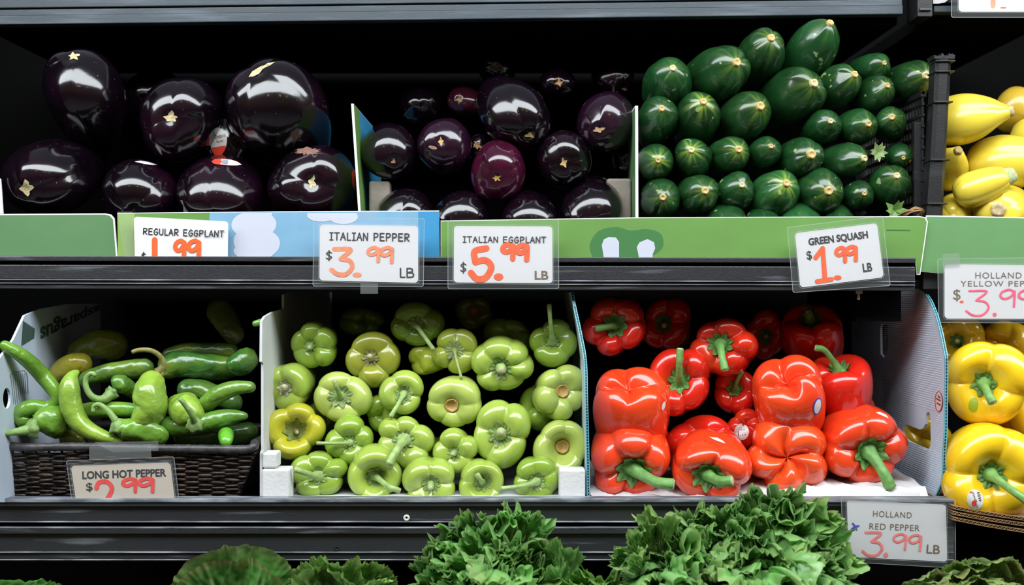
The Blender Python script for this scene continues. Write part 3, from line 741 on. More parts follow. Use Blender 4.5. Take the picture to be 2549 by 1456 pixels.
mesh('inner_flange', *box_vf(P(2285, 0, .05).x, P(2304, 0, .05).x, 0.066, 0.074, zz(640, .05), zz(300, .05)), BLACK, t, False)

# ------------------------------------------------------------------ large eggplants
YE = 0.085
BEI = (0.50, 0.42, 0.22)
GE = 'large eggplants on the middle shelf'
EG = {}
EG[1] = make_eggplant('eggplant', 'tall upright large eggplant at the top left with star scar on top', GE, 206, 225, 97, 105, 183, 140, YE+.02, seed=1, tilt=(-.22, -.80), scar=(5, 19, 0, 1.0, .62, BEI), length=1.0)
EG[2] = make_eggplant('eggplant', 'large eggplant in upper row middle with star scar facing front', GE, 452, 298, 99, 106, 425, 293, YE+.01, seed=2, scar=(5, 27, 0, 1.05, .6, BEI), length=.8, dimple=.06)
EG[3] = make_eggplant('eggplant', 'largest upper row eggplant with long scar slanting across its top', GE, 692, 268, 120, 116, 645, 172, YE+.02, seed=3, tilt=(-.38, -.72), length=.8)
o = patch(EG[3], 'blossom_scar', [(619, 192), (628, 178), (648, 166), (668, 157), (684, 155), (672, 163), (655, 172), (645, 184), (630, 191)], TAN); o.color = (*BEI, 1)
EG[4] = make_eggplant('eggplant', 'large eggplant lowest at the far left with four-pointed star scar', GE, 122, 446, 114, 92, 66, 468, YE, seed=4, tilt=(-.52, .22), scar=(4, 25, 0, 1, 1.05, BEI), length=.8, lump=.03)
EG[5] = make_eggplant('eggplant', 'large eggplant with scuffed shoulder behind the dark green box front corner', GE, 343, 492, 96, 92, 330, 520, YE, seed=5, tilt=(-.1, .3), length=.8, dimple=.02)
EG[6] = make_eggplant('eggplant', 'large front eggplant with red and white sticker on top', GE, 556, 497, 104, 101, 520, 540, YE, seed=6, tilt=(-.2, .45), length=.8, lump=.045, dimple=.05)
EG[7] = make_eggplant('eggplant', 'large front eggplant with star scar and brown scuff beside the divider', GE, 776, 462, 103, 101, 776, 454, YE+.005, seed=7, scar=(4, 17, 0, .8, 1.2, BEI), length=.8, lump=.015, dimple=.12)
o = patch(EG[7], 'scuff', star(765, 376, 36, 7, 3, .8, 1, .33), TAN, label='rough brown scuff'); 
if o: o.color = (0.20, 0.10, 0.07, 1)
EG[8] = make_eggplant('eggplant', 'dark eggplant deep between the upper row, white oval sticker on it', GE, 566, 360, 78, 80, 600, 350, YE+.06, seed=8, tilt=(.3, -.1), length=.8)
make_eggplant('eggplant', 'dark large eggplant in the shade behind the tall upright one', GE, 385, 250, 80, 70, 380, 230, YE+.25, seed=9, tilt=(.1, -.2), length=.8)
SWHITE = mat('sticker_white', (0.62, 0.60, 0.58), 0.4); SRED = mat('sticker_red', (0.70, 0.05, 0.03), 0.4); SINK = mat('sticker_ink', (0.08, 0.05, 0.03), 0.5); SBLUE = mat('sticker_blue', (0.03, 0.05, 0.5), 0.4)
def sticker(root, outline, m=SWHITE, label=None):
    return patch(root, 'sticker', outline, m, 4, 0.0007, label=label)
def on_text(root, st, text, a, b, h_, m, eps=0.0012, bold=0.0):
    V, F = font_vf(text, bold); ang = math.atan2(b[1]-a[1], b[0]-a[0]); L_ = math.dist(a, b); ca, sa = math.cos(ang), math.sin(ang); W = []
    for u, v, _ in V:
        h = cast(root, a[0]+u*L_*ca+v*h_*sa, a[1]+u*L_*sa-v*h_*ca, eps)
        if h is None: return
        W.append(h[:])
    return mesh('lettering', W, F, m, st, False)
def on_patch(root, st, name, outline, m, eps=0.001):
    o = patch(root, name, outline, m, 2, eps)
    if o:                                           # becomes a sub-part of the sticker (identity transforms)
        o.parent = st
    return o
st = sticker(EG[8], ellipse(545, 353, 20, 33, 8))
if st:
    on_patch(EG[8], st, 'red_band', [(527, 367), (562, 362), (561, 372), (553, 384), (544, 388), (534, 384), (529, 376)], SRED)
    on_text(EG[8], st, "D'Ottavio", (530, 348), (562, 339), 9, SINK)
    on_text(EG[8], st, "Farms", (541, 356), (556, 352), 6, SINK)
st = sticker(EG[6], [(526, 403), (535, 397), (555, 396), (575, 398), (590, 403), (602, 411), (590, 413), (570, 413), (548, 411), (532, 408)], SRED)
if st: on_patch(EG[6], st, 'white_area', [(551, 398), (575, 399), (590, 404), (601, 411), (588, 413), (570, 412.5), (549, 410)], SWHITE); on_patch(EG[6], st, 'barcode', [(554, 400), (568, 400.5), (567, 410), (552, 409)], mat('barcode_grey', (.2, .25, .3), .5), 0.0013)
sticker(EG[5], [(335, 403), (350, 401), (370, 404), (392, 411), (380, 412), (360, 409)])
st = sticker(EG[7], [(874, 430), (879, 420), (883, 425), (885, 445), (884, 465), (881, 475), (876, 462)], SRED)

# ------------------------------------------------------------------ small eggplants
GI = 'small eggplants on the middle shelf'
TC = (0.45, 0.30, 0.12)
def ie(lab, gr, cx, cy, rx, ry, *a, **k): return make_eggplant('small_eggplant', lab, gr, cx, cy, rx*1.05, ry*1.05, *a, **k)
I = {}
I['a'] = ie('small eggplant against the blue divider, tiny brown scar low right', GI, 967, 380, 66, 65, 980, 402, .085, seed=11, tilt=(.2, .3), scar=(3, 9, 0, .8, 1, (.35, .18, .10)), length=.85)
I['b'] = ie('small eggplant with pale scar and notch, second from the divider', GI, 1106, 364, 62, 66, 1098, 352, .085, seed=12, scar=(4, 13, 0, .7, 1, TC), length=.85, color=(.012, .003, .010))
I['c'] = ie('reddish small eggplant in the shade above the pale-notched one', GI, 1155, 253, 42, 38, 1143, 247, .29, seed=13, scar=(4, 11, 0, .7, 1.1, (.25, .14, .05)), color=(.035, .005, .012), length=.7)
I['d'] = ie('biggest small eggplant in the centre, wrinkled top, scar low right', GI, 1281, 290, 83, 78, 1318, 336, .095, seed=14, tilt=(.35, .50), scar=(3, 13, 0, 1.1, .7, TC), length=.8)
I['e'] = ie('dark small eggplant with square tan scar above the biggest', GI, 1388, 207, 42, 36, 1392, 206, .26, seed=15, scar=(4, 12, 0, .9, 1, (.42, .24, .08)), length=.7)
I['f'] = ie('barely lit small eggplant topmost in the shaded back', GI, 1238, 170, 44, 38, 1236, 165, .33, seed=16, scar=(4, 10, 0, .9, 1, (.20, .14, .12)), length=.7)
I['g'] = ie('dark small eggplant at the upper right back beside green squash', GI, 1524, 190, 46, 40, 1555, 222, .29, seed=17, tilt=(.5, .5), scar=(4, 7, 0, 1, .7, (.35, .2, .08)), length=.7)
I['h'] = ie('small eggplant against the white-edged divider with scar and slit', GI, 1508, 305, 72, 70, 1490, 323, .09, seed=18, scar=(4, 15, 0, 1.2, .7, (.55, .34, .18)), length=.8, color=(.012, .003, .010))
I['i'] = ie('small eggplant right of the purple one with tan square scar', GI, 1400, 394, 64, 65, 1404, 405, .085, seed=19, scar=(4, 14, 0, .9, 1.1, TC), length=.85)
I['j'] = ie('purple small eggplant in the centre front with yellowish scar', GI, 1239, 428, 68, 70, 1236, 443, .08, seed=20, scar=(5, 12, 0, 1, .8, (.36, .26, .04)), color=(.050, .004, .019), length=.85)
I['k'] = ie('small eggplant half hidden behind the blue printed box front', GI, 1003, 535, 66, 62, 990, 545, .08, seed=21, length=.85)
I['l'] = ie('small eggplant behind the left end of the green box front', GI, 1145, 540, 64, 60, 1140, 560, .08, seed=22, length=.85)
I['m'] = ie('small eggplant behind the green front, second from its left end', GI, 1321, 545, 66, 60, 1330, 570, .08, seed=23, length=.85)
I['n'] = ie('wrinkled small eggplant in front of the grey foam block', GI, 1474, 521, 73, 64, 1470, 560, .078, seed=24, tilt=(0, .5), length=.85, lump=.03)
I['o'] = ie('dark small eggplant in the gap right of the i-notched one', GI, 1560, 400, 42, 50, 1560, 400, .15, seed=25, length=.7)
I['o']['label'] = 'dark small eggplant in the gap right beside the white-edged divider'
I['p'] = ie('black small eggplant in the shade behind the leftmost small one', GI, 1050, 262, 50, 50, 1055, 262, .31, seed=26, length=.7)
I['q'] = ie('brown-flecked small eggplant peeking above the purple one', GI, 1192, 368, 34, 34, 1188, 362, .14, seed=27, scar=(5, 12, 0, 1, 1, (.40, .22, .08)), length=.6)
for c, (x0, y0, x1, y1), r in (('h', (1545, 281, 1558, 289), 3), ('b', (1070, 365, 1085, 369), 4)):
    o = patch(I[c], 'nick', ellipse((x0+x1)/2, (y0+y1)/2, math.dist((x0, y0), (x1, y1))/2+3, r, math.degrees(math.atan2(y1-y0, x1-x0))), TAN); 
    if o: o.color = ((.02, .015, .02, 1) if c == 'h' else (.40, .25, .16, 1))
# ------------------------------------------------------------------ green squash (zucchini)
ZG = 'green squash on the middle shelf'
zc = (0.0095, 0.056, 0.014)
def zy(y): return 0.078+(540-y)*0.00011
ZL = [ # cx, cy, r, scar x, scar y, tilt or None, label, colour scale
 (1668, 196, 54, 1675, 171, (.10, -.42), 'green squash highest at the left of its pile, upright oval', 1.0),
 (1802, 176, 60, 1817, 158, (.45, -.30), 'large green squash second from left in top row', .9),
 (1902, 124, 51, 1921, 100, (.28, -.50), 'green squash with pale stub just left of the topmost one', .8),
 (2036, 105, 57, 2063, 60, (.42, -.72), 'topmost big green squash lying diagonally', 1.0),
 (1990, 228, 60, 2025, 212, (.50, -.30), 'big dull dark green squash below the topmost one', .75),
 (2100, 207, 45, 2126, 184, (.50, -.42), 'green squash right of the big dull one, tan stub high right', .9),
 (2180, 163, 33, 2197, 155, (.55, -.15), 'small green squash highest at the right side', 1.0),
 (2186, 226, 39, 2209, 209, (.48, -.30), 'green squash just under the small high one at right', .8),
 (2278, 196, 46, 2299, 188, (.48, -.15), 'green squash touching the black crate post at the top', .8),
 (1640, 288, 48, 1647, 271, None, 'green squash against the divider in second row', .9),
 (1741, 280, 50, 1750, 254, None, 'second row green squash with pale yellow rays at its stub', .9),
 (1866, 282, 56, 1892, 263, (.40, -.28), 'second row green squash, third from the divider, fat', .8),
 (2054, 312, 40, 2065, 300, (.28, -.22), 'round green squash below the big dull one', .9),
 (2142, 314, 44, 2161, 306, (.38, -.12), 'glossy green squash in mid right with reflections', 1.0),
 (2219, 303, 37, 2220, 292, None, 'small round green squash under the crate-side oval one', 1.1),
 (1634, 403, 43, 1638, 399, None, 'third row green squash at the divider with yellow rays', 1.1),
 (1723, 387, 43, 1721, 374, None, 'third row green squash, second from the divider, bright rays', 1.1),
 (1824, 381, 43, 1838, 372, (.30, -.18), 'third row green squash, third from divider, half-lit stub', 1.0),
 (1908, 375, 38, 1920, 363, (.25, -.25), 'spotted smaller green squash, fourth in third row', .9),
 (2001, 390, 46, 2019, 385, (.35, -.12), 'green squash with large knobby pale stub, fifth in third row', .9),
 (2118, 399, 42, 2157, 390, (.68, -.10), 'sideways-lying green squash in third row with stub at its right', 1.0),
 (2243, 391, 31, 2249, 393, None, 'small shaded green squash beside the crate lattice', .8),
 (1648, 492, 47, 1650, 491, None, 'front row green squash at the divider with grey stub', .9),
 (1745, 482, 47, 1755, 475, None, 'front row green squash, second from the divider', .9),
 (1836, 474, 44, 1846, 461, None, 'front row green squash, third from the divider, spotted', 1.0),
 (1935, 478, 53, 1956, 457, None, 'front row paler green squash, yellow-green on one side', 1.6),
 (2047, 478, 55, 2062, 475, None, 'largest front row green squash, right of the paler one', .9),
 (2141, 486, 36, 2151, 482, None, 'smallest front row green squash, glossy dark', .7),
 (2218, 457, 47, 2231, 438, None, 'front green squash at right nearest the crate', 1.0),
 (1812, 567, 46, 1820, 580, None, 'green squash top just showing above the green board, leftmost', 1.0),
 (1897, 574, 44, 1900, 590, None, 'green squash top just above the board under the paler one', 1.0),
 (1995, 566, 48, 1998, 580, None, 'bright green squash top above the board under the largest', 1.7),
 (2088, 570, 40, 2090, 585, None, 'green squash top above the board, rightmost', 1.1),
]
for i, (cx, cy, r, sx, sy, tl, lab, cs) in enumerate(ZL):
    g = (i % 3)*0.004
    make_squash('green_squash', lab, 'squash', ZG, cx, cy, r, sx, sy, zy(cy), (zc[0]*cs+g*.3, zc[1]*cs, zc[2]*cs), seed=i, tilt=tl, knob=0.125+0.015*(i % 3) if i != 19 else .2,
                knobcol=(0.55, 0.38, 0.15) if i % 4 else (0.60, 0.50, 0.26), streak=0.8 if i in (10, 15, 16, 17) else (0.8 if i == 25 else 0.12+0.1*(i % 3)), length=0.75 if cy > 250 else .62)
# leafy bits
def calyx_star(name, cx, cy, r, Y, m, col, label, n=7, seed=1):
    g = random.Random(seed); mb = MB(); c = P(cx, cy, Y); R = LEN(r, Y)
    for i in range(n):
        a = 2*math.pi*i/n+g.uniform(-.2, .2); L_ = R*g.uniform(.75, 1.1); d = Vector((math.cos(a), -g.uniform(.1, .7), math.sin(a))); q = Vector((-math.sin(a), 0, math.cos(a)))*R*.28
        b = c+Vector((0, -R*.25, 0))
        mb.add([b[:], (b+d*L_*.45+q)[:], (b+d*L_)[:], (b+d*L_*.45-q)[:], (b+Vector((0, R*.12, 0)))[:], (b+d*L_*.45+Vector((0, R*.2, 0)))[:]], [(0, 1, 2), (0, 2, 3), (0, 5, 1), (1, 5, 2), (2, 5, 3), (3, 5, 0)])
    o = mb.build(name, m); o.color = (*col, 1); tag(o, label, 'leaf'); return o
calyx_star('squash_blossom', 2184, 380, 25, .088, CALYX, (0.18, 0.26, 0.08), 'pale withered blossom end between third row squash and crate', 9, 3)
calyx_star('squash_blossom', 2225, 526, 30, .06, CALYX, (0.14, 0.28, 0.06), 'spiky green blossom end above the green board near the crate', 8, 5)
g = random.Random(8)
tw = empty('twine_bundle', P(2275, 528, .04), 'crumpled tan twine bundle on the board beside the crate', 'twine')
for k in range(7):
    a = [P(2235+g.uniform(0, 12), 538, .05), P(2255+g.uniform(-6, 8), 528+g.uniform(-6, 8), .035), P(2280+g.uniform(-5, 5), 518+g.uniform(-3, 8), .032), P(2296+g.uniform(-6, 6), 530+g.uniform(-6, 6), .04), P(2290+g.uniform(-12, 5), 540, .045)]
    o = tube('strand', catmull([v[:] for v in a], 16), LEN(2.2), BOARD, tw, 6)
# ------------------------------------------------------------------ yellow squash
YG = 'yellow squash on the middle shelf'
yc = (0.72, 0.56, 0.05)
YPR = [(0,-.02),(.14,-.04),(.30,-.18),(.50,-.55),(.72,-1.1),(.90,-1.8),(1,-2.5),(.98,-3.1),(.86,-3.7),(.6,-4.15),(.3,-4.35),(0,-4.4)]
def ys(lab, *a, **k): return make_squash('yellow_squash', lab, 'squash', YG, *a, skin=YSQ, streak=0, **k)
def ysq_pts(lab, tipx, tipy, ex, ey, r, Y, Ye, col=yc, knob=.2, knobcol=(.50, .38, .2), prof=None, seed=1, knoblen=.1):
    """squash from its stem tip pixel to its far end pixel"""
    a = P(tipx, tipy, Y); b = P(ex, ey, Ye); R = LEN(r, Y); ax = (a-b); Lt = ax.length; ax.normalize()
    x = Vector((0, 0, 1)).cross(ax).normalized(); yv = ax.cross(x); rot = Matrix((x, yv, ax)).transposed()
    root = empty('yellow_squash', a, lab, 'squash', YG, rot); rng = random.Random(seed)
    pr = [(rr, z*Lt/R/4.4) for rr, z in (prof or YPR)]
    V, F, prs = pepper_surface(R, R, pr, 5, 0.02, 0, rng, nseg=72, nrow=44, noise=.015, taper_lobe=0)
    body = mesh('body', V, F, YSQ, root, True, world=False); body.color = (*col, 1); n = 24
    ring = [(knob*R*1.3, -0.1*R), (knob*R*1.15, knoblen*R*.6), (knob*R, knoblen*R*1.2), (knob*R*.7, knoblen*R*1.4), (knob*R*.4, knoblen*R*1.1)]
    VV = [(q*(1+.06*math.sin(5*t+i))*math.cos(t), q*(1+.06*math.sin(5*t+i))*math.sin(t), z) for i, (q, z) in enumerate(ring) for t in [2*math.pi*j/n for j in range(n)]]
    FF = grid_faces(len(ring), n); FF.append(tuple((len(ring)-1)*n+j for j in range(n)))
    k_ = mesh('stem_stub', VV, FF, TAN, root, True, world=False); k_.color = (*knobcol, 1)
    return root
ZP2 = [(0,-.02),(.35,-.03),(.60,-.25),(.80,-.8),(.93,-1.5),(1,-2.3),(1,-3.1),(.88,-3.7),(.6,-4.15),(.3,-4.35),(0,-4.4)]
ysq_pts('large top yellow squash with pointed tan stem at right', 2515, 277, 2310, 318, 66, .075, .12, prof=[(0,-.02),(.2,-.03),(.42,-.45),(.68,-1.0),(.90,-1.7),(1,-2.4),(.98,-3.1),(.86,-3.7),(.6,-4.15),(.3,-4.35),(0,-4.4)], knob=.17, seed=1)
ysq_pts('big yellow squash in the middle cut off by the frame', 2640, 400, 2405, 415, 72, .08, .14, seed=2)
ysq_pts('yellow squash end against the crate post, brown blemish', 2385, 375, 2340, 450, 52, .07, .16, seed=3, knob=.17, knobcol=(.40, .28, .10))
ysq_pts('slim yellow squash lying diagonally with pale green stem', 2508, 440, 2375, 490, 42, .045, .06, prof=ZP2, knob=.42, knobcol=(.40, .46, .22), knoblen=.35, seed=4)
ysq_pts('low yellow squash at the crate post above the board', 2372, 545, 2380, 530, 52, .06, .18, seed=5, prof=ZP2)
ysq_pts('low front yellow squash with round tan stem scar', 2485, 522, 2510, 540, 78, .035, .16, prof=ZP2, knob=.2, seed=6)
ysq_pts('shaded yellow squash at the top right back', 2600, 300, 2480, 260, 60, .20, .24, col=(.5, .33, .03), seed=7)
ysq_pts('shaded yellow squash right of the big one behind it', 2620, 330, 2530, 360, 52, .13, .2, seed=8)
for cx, cy, r in ((2460, 470, 60), (2420, 400, 50), (2540, 560, 70)): pass

# ------------------------------------------------------------------ lower shelf: white boxes
YB = -0.036
# left small white box: side wall on the plane x = XL
XL = -0.695
t = empty('produce_box', Q(20, 1240, XL), 'white produce box wall with dark lettering behind the wicker basket', 'box')
hole = [(17+9.5*math.cos(a), 991+26*math.sin(a)) for a in [2*math.pi*i/20 for i in range(20)]]
plate('side_wall', [[(-8, 1250), (-8, 905), (8, 880), (34, 845), (62, 785), (100, 769), (165, 757), (250, 756), (250, 1130), (120, 1250)], hole], lambda x, y: Q(x, y, XL), 0.0035, (-1, 0, 0), CORREX, t)
GRY = mat('faded_green_print', (0.05, 0.10, 0.08), 0.6); GRY2 = mat('grey_print', (0.16, 0.19, 0.19), 0.6)
mp = lambda x, y: Q(x, y, XL)+Vector((0.0004, 0, 0))
# upside-down lettering on the box, seen as in the photograph
V, F = font_vf('asparagus', 0.03)
W = []
for u, v, _ in V:
    x = 99+(1-u)*150; q_ = (x-99)/100; top = 801-q_*33; bot = 846-q_*50; W.append(mp(x, top*(1-v)+bot*v) if False else mp(x, bot*v+top*(1-v)))
mesh('lettering', [p[:] for p in W], F, GRY, t, False)
blk = stroke_vf([[(58+3*k, 800+2*k), (54+3.2*k, 860-2*k)] for k in range(0, 10)], 2.6, mp).build('printed_sheaf', GRY, t)
stroke_vf([[(26+5*k, 928+3*math.cos(k)), (34+4.4*k, 1005-4*k+6*math.sin(k))] for k in range(9)]+[[(24, 940), (30, 926), (60, 922), (68, 936), (70, 980)]], 1.2, mp).build('printed_sheaf', GRY2, t)

# middle white box
XM = P(653, 0, YB).x
t = empty('produce_box', P(1050, 1240, YB), 'white box with foam corners holding the pale green peppers', 'box')
plate('left_wall', [[(653, 1248), (653, 1128), (656, 1120), (656, 905), (652, 900), (653, 800), (660, 788), (680, 776), (707, 768), (707, 733), (712, 728), (830, 728), (830, 1150), (722, 1248)]],
      lambda x, y: Q(x, y, XM), 0.0035, (-1, 0, 0), WHITEBOX, t)
o = mesh('foam_corner', *box_vf(XM+0.0005, P(722, 0, YB).x, YB-0.006, YB+0.03, zz(1246, YB), zz(1166, YB)), FOAM, t, False); bevel(o, .003, 3)
o = mesh('foam_corner', *box_vf(XM+0.0005, P(690, 0, YB).x, YB-0.004, YB+0.03, zz(1165, YB), zz(1126, YB)), FOAM, t, False); bevel(o, .003, 3)
o = mesh('foam_corner', *box_vf(P(1392, 0, YB).x, P(1457, 0, YB).x, YB-0.002, YB+0.03, zz(1246, YB), zz(1168, YB)), FOAM, t, False); bevel(o, .003, 3)
mesh('base', *box_vf(XM, P(1460, 0, YB).x, YB-0.004, 0.33, zz(1250, YB), zz(1242, YB)), WHITEBOX, t, False)

def flute_edge(edge, parent, wpx=6.5, step=7.5, Yoff=-0.0012):
    """ladder of open flutes along a corrugated plastic sheet's front edge (edge: px, py, Y)"""
    e = catmull([(a, b, c*10000) for a, b, c in edge], 400); d = np.concatenate([[0], np.cumsum(np.hypot(*np.diff(e[:, :2], axis=0).T))])
    n = int(d[-1]/step); back = []; rails = MB(); rungs = MB()
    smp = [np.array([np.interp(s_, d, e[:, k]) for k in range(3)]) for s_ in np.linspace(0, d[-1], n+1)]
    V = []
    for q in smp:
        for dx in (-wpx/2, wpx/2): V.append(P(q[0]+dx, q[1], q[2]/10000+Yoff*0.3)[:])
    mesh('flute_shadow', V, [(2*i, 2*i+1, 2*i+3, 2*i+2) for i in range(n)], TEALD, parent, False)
    for i in range(n):
        a, b = smp[i], smp[i+1]
        for s_ in (-1, 1):
            w2 = wpx/2; A = [P(a[0]+s_*w2-0.9, a[1], a[2]/10000+Yoff), P(a[0]+s_*w2+0.9, a[1], a[2]/10000+Yoff), P(b[0]+s_*w2+0.9, b[1], b[2]/10000+Yoff), P(b[0]+s_*w2-0.9, b[1], b[2]/10000+Yoff)]
            rails.add([v[:] for v in A]+[(v+Vector((0, 0.003, 0)))[:] for v in A], [(0, 1, 2, 3), (0, 4, 5, 1), (2, 6, 7, 3), (1, 5, 6, 2), (0, 3, 7, 4)])
        A = [P(a[0]-wpx/2, a[1]-0.8, a[2]/10000+Yoff), P(a[0]+wpx/2, a[1]-0.8, a[2]/10000+Yoff), P(a[0]+wpx/2, a[1]+0.8, a[2]/10000+Yoff), P(a[0]-wpx/2, a[1]+0.8, a[2]/10000+Yoff)]
        rungs.add([v[:] for v in A]+[(v+Vector((0, 0.003, 0)))[:] for v in A], [(0, 1, 2, 3), (0, 4, 5, 1), (2, 6, 7, 3)])
    o = rails.build('edge_rail', MATR, parent); o['kind'] = 'stuff'
    o = rungs.build('flute_wall', MATR, parent); o['kind'] = 'stuff'
MATR = mat('cyan_plastic', (0.13, 0.42, 0.52), 0.4)

# pale blue corrugated box with the red peppers
t = empty('produce_box', P(1900, 1240, YB), 'pale blue corrugated plastic box with teal edges holding the red peppers', 'box')
edgeL = [(1424, 728, 0.03), (1432, 770, 0.02), (1445, 830, 0.0), (1457, 900, -0.02), (1460, 1000, YB), (1463, 1120, YB), (1465, 1248, YB)]
ruled_wall('left_wall', [(a-3, b, c) for a, b, c in edgeL], [0.30-c for a, b, c in edgeL], 0.0034, CORREX, t)
flute_edge(edgeL, t, 6, 7)
XR = P(2352, 0, YB).x
outR = [(2206, 728), (2236, 726), (2286, 718), (2300, 727), (2315, 748), (2330, 785), (2342, 830), (2352, 880), (2354, 900), (2353, 1000), (2352, 1075), (2349, 1120), (2347, 1180), (2343, 1205), (2328, 1240), (2316, 1246), (2150, 1160), (2120, 1130), (2120, 760)]
slot = [(2192, 880), (2191, 815), (2194, 806), (2210, 806), (2211, 860), (2207, 885), (2200, 891)]
tri = [(2313, 1025), (2316, 1040), (2317, 1105), (2312, 1118), (2304, 1120), (2262, 1098), (2252, 1090), (2245, 1075), (2248, 1058), (2254, 1055), (2290, 1069), (2298, 1066), (2303, 1055), (2305, 1032), (2309, 1025)]
def Qy(x, y):
    p = Q(x, y, XR); return p
o = plate('right_wall', [outR, slot, tri], Qy, 0.0038, (1, 0, 0), CORREX, t); o.data.materials[0] = CORREX
# the fine flutes pressed into the inner face: horizontal ribs
rb = MB()
for k in range(88):
    z = Q(2353, 1236, XR).z+k*0.0033
    if z > Q(2353, 728, XR).z: break
    py = CY-(z-ZC)/S
    def ylim(pyv):                                   # front limit of the sheet at that height
        yy = [(718, .08), (748, .03), (785, .012), (830, -0.006), (880, -0.022), (900, -0.03), (1075, -0.03), (1180, -0.024), (1205, -0.018), (1240, 0.006)]
        return np.interp(pyv, [a for a, b in yy], [b for a, b in yy])
    y0 = ylim(py)+0.006
    segs = [(y0, 0.36)]
    zs = (Q(2310, 1115, XR).z, Q(2310, 1022, XR).z)
    if zs[0] < z < zs[1]: segs = [(0.14, 0.36)]; segs += [(y0, 0.0)] if y0 < 0 else []
    s2 = (Q(2200, 893, XR).z, Q(2200, 800, XR).z)
    if s2[0] < z < s2[1]: segs = [(y0, 0.245), (0.30, 0.36)]
    for a, b in segs:
        rb.add([(XR, a, z), (XR-0.00045, a, z+0.0008), (XR, a, z+0.0016), (XR, b, z), (XR-0.00045, b, z+0.0008), (XR, b, z+0.0016)], [(0, 1, 4, 3), (1, 2, 5, 4), (0, 2, 1), (3, 4, 5)])
rb.build('pressed_flutes', CORREX, t)['kind'] = 'stuff'
edgeR = [(p[0], p[1]) for p in outR[2:15]]
def Yof(x, y): return Q(x, y, XR).y
flute_edge([(a+2.5, b, Yof(a, b)) for a, b in edgeR], t, 5.5, 8)
mesh('base', *box_vf(P(1465, 0, YB).x, XR, YB-0.004, 0.33, zz(1253, YB), zz(1250, YB)), CORREX, t, False)
DOT = mat('faint_print', (0.30, 0.32, 0.34), 0.6)
dv = MB()
for k in range(11):
    for j in range(3):
        c = Q(2203+j*6, 946+k*8, XR)+Vector((-0.0008, 0, 0)); s1 = 0.0016
        dv.add([(c.x, c.y-s1*2, c.z-s1), (c.x, c.y+s1*2, c.z-s1), (c.x, c.y+s1*2, c.z+s1), (c.x, c.y-s1*2, c.z+s1)], [(0, 1, 2, 3)])
o = dv.build('embossed_marks', DOT, t); o['kind'] = 'stuff'
def mq(x, y): return Q(x, y, XR)+Vector((-0.0012, 0, 0))
V = [mq(*p)[:] for p in ellipse(2339, 999, 9, 25, 0, 20)]; o = mesh('sticker', V, [tuple(range(20))], mat('pink_white', (.70, .55, .55), .5), t, False)
stroke_vf([[(2338, 985), (2342, 990)], [(2334, 992), (2343, 997)], [(2335, 1003), (2343, 1008)]], 3, lambda x, y: mq(x, y)+Vector((-.0004, 0, 0))).build('lettering', SINK, o)
stroke_vf([list(ellipse(2339, 999, 9, 25, 0, 16))+[(2348, 999)]], 1.6, lambda x, y: mq(x, y)+Vector((-.0004, 0, 0))).build('red_border', SRED, o)
# crumpled white liner in the red box
nx, ny = 70, 26; V = []; rg = np.random.RandomState(3)
for j in range(ny):
    Y = YB+j/(ny-1)*0.30
    for i in range(nx):
        px = 1475+i/(nx-1)*(2318-1475); p = P(px, 1236, YB)
        z = p.z-0.005+0.012*np.clip((px-1800)/200, 0, 1)+0.006*(0.5+0.5*math.sin(px/23))*(0.5+0.5*math.cos(j*1.1))+0.012*(j/(ny-1))+0.002*math.sin(px/9+j)
        if j == 0: z = P(px, 1247, YB).z
        elif j == 1: z = min(z, P(px, 1240, YB).z)
        V.append((p.x, Y, z))
o = mesh('paper_liner', V, grid_faces(ny, nx, False), PAPER, None); tag(o, 'crumpled white moulded liner under the red peppers', 'liner')

# ------------------------------------------------------------------ red bell peppers
RG = 'red bell peppers on the lower shelf'
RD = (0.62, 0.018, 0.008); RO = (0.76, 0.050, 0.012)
SG = (0.13, 0.30, 0.07)
def rp(lab, *a, **k):
    k.setdefault('prof', 'bell'); k.setdefault('stemcol', SG); k.setdefault('depth', .15); k.setdefault('zdep', .2)
    return make_pepper('red_pepper', lab, 'pepper', RG, *a, skin=REDSKIN, **k)
RP = {}
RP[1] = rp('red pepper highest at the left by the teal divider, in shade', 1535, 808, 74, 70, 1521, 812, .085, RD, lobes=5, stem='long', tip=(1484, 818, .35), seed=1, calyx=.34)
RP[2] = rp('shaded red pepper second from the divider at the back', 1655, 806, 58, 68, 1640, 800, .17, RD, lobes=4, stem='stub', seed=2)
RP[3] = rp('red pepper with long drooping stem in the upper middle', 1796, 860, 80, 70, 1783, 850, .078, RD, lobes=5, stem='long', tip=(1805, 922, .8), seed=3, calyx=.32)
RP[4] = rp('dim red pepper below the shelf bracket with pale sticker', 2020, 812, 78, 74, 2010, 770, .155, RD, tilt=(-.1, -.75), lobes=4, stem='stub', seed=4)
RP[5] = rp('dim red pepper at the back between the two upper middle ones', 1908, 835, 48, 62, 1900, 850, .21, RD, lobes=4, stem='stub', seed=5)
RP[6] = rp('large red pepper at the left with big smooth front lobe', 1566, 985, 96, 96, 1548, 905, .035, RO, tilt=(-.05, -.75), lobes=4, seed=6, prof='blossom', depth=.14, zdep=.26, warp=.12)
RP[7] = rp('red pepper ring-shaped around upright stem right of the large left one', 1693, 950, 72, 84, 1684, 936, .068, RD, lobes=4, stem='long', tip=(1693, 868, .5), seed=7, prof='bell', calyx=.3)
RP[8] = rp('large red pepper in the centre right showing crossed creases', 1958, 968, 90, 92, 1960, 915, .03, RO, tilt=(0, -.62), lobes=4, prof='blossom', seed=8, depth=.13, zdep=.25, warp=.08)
RP[9] = rp('upright dark red pepper against the pale blue wall, stem on top', 2092, 935, 70, 80, 2067, 867, .085, RD, tilt=(-.15, -.86), lobes=3, stem='long', tip=(2030, 866, .25), seed=9, depth=.10)
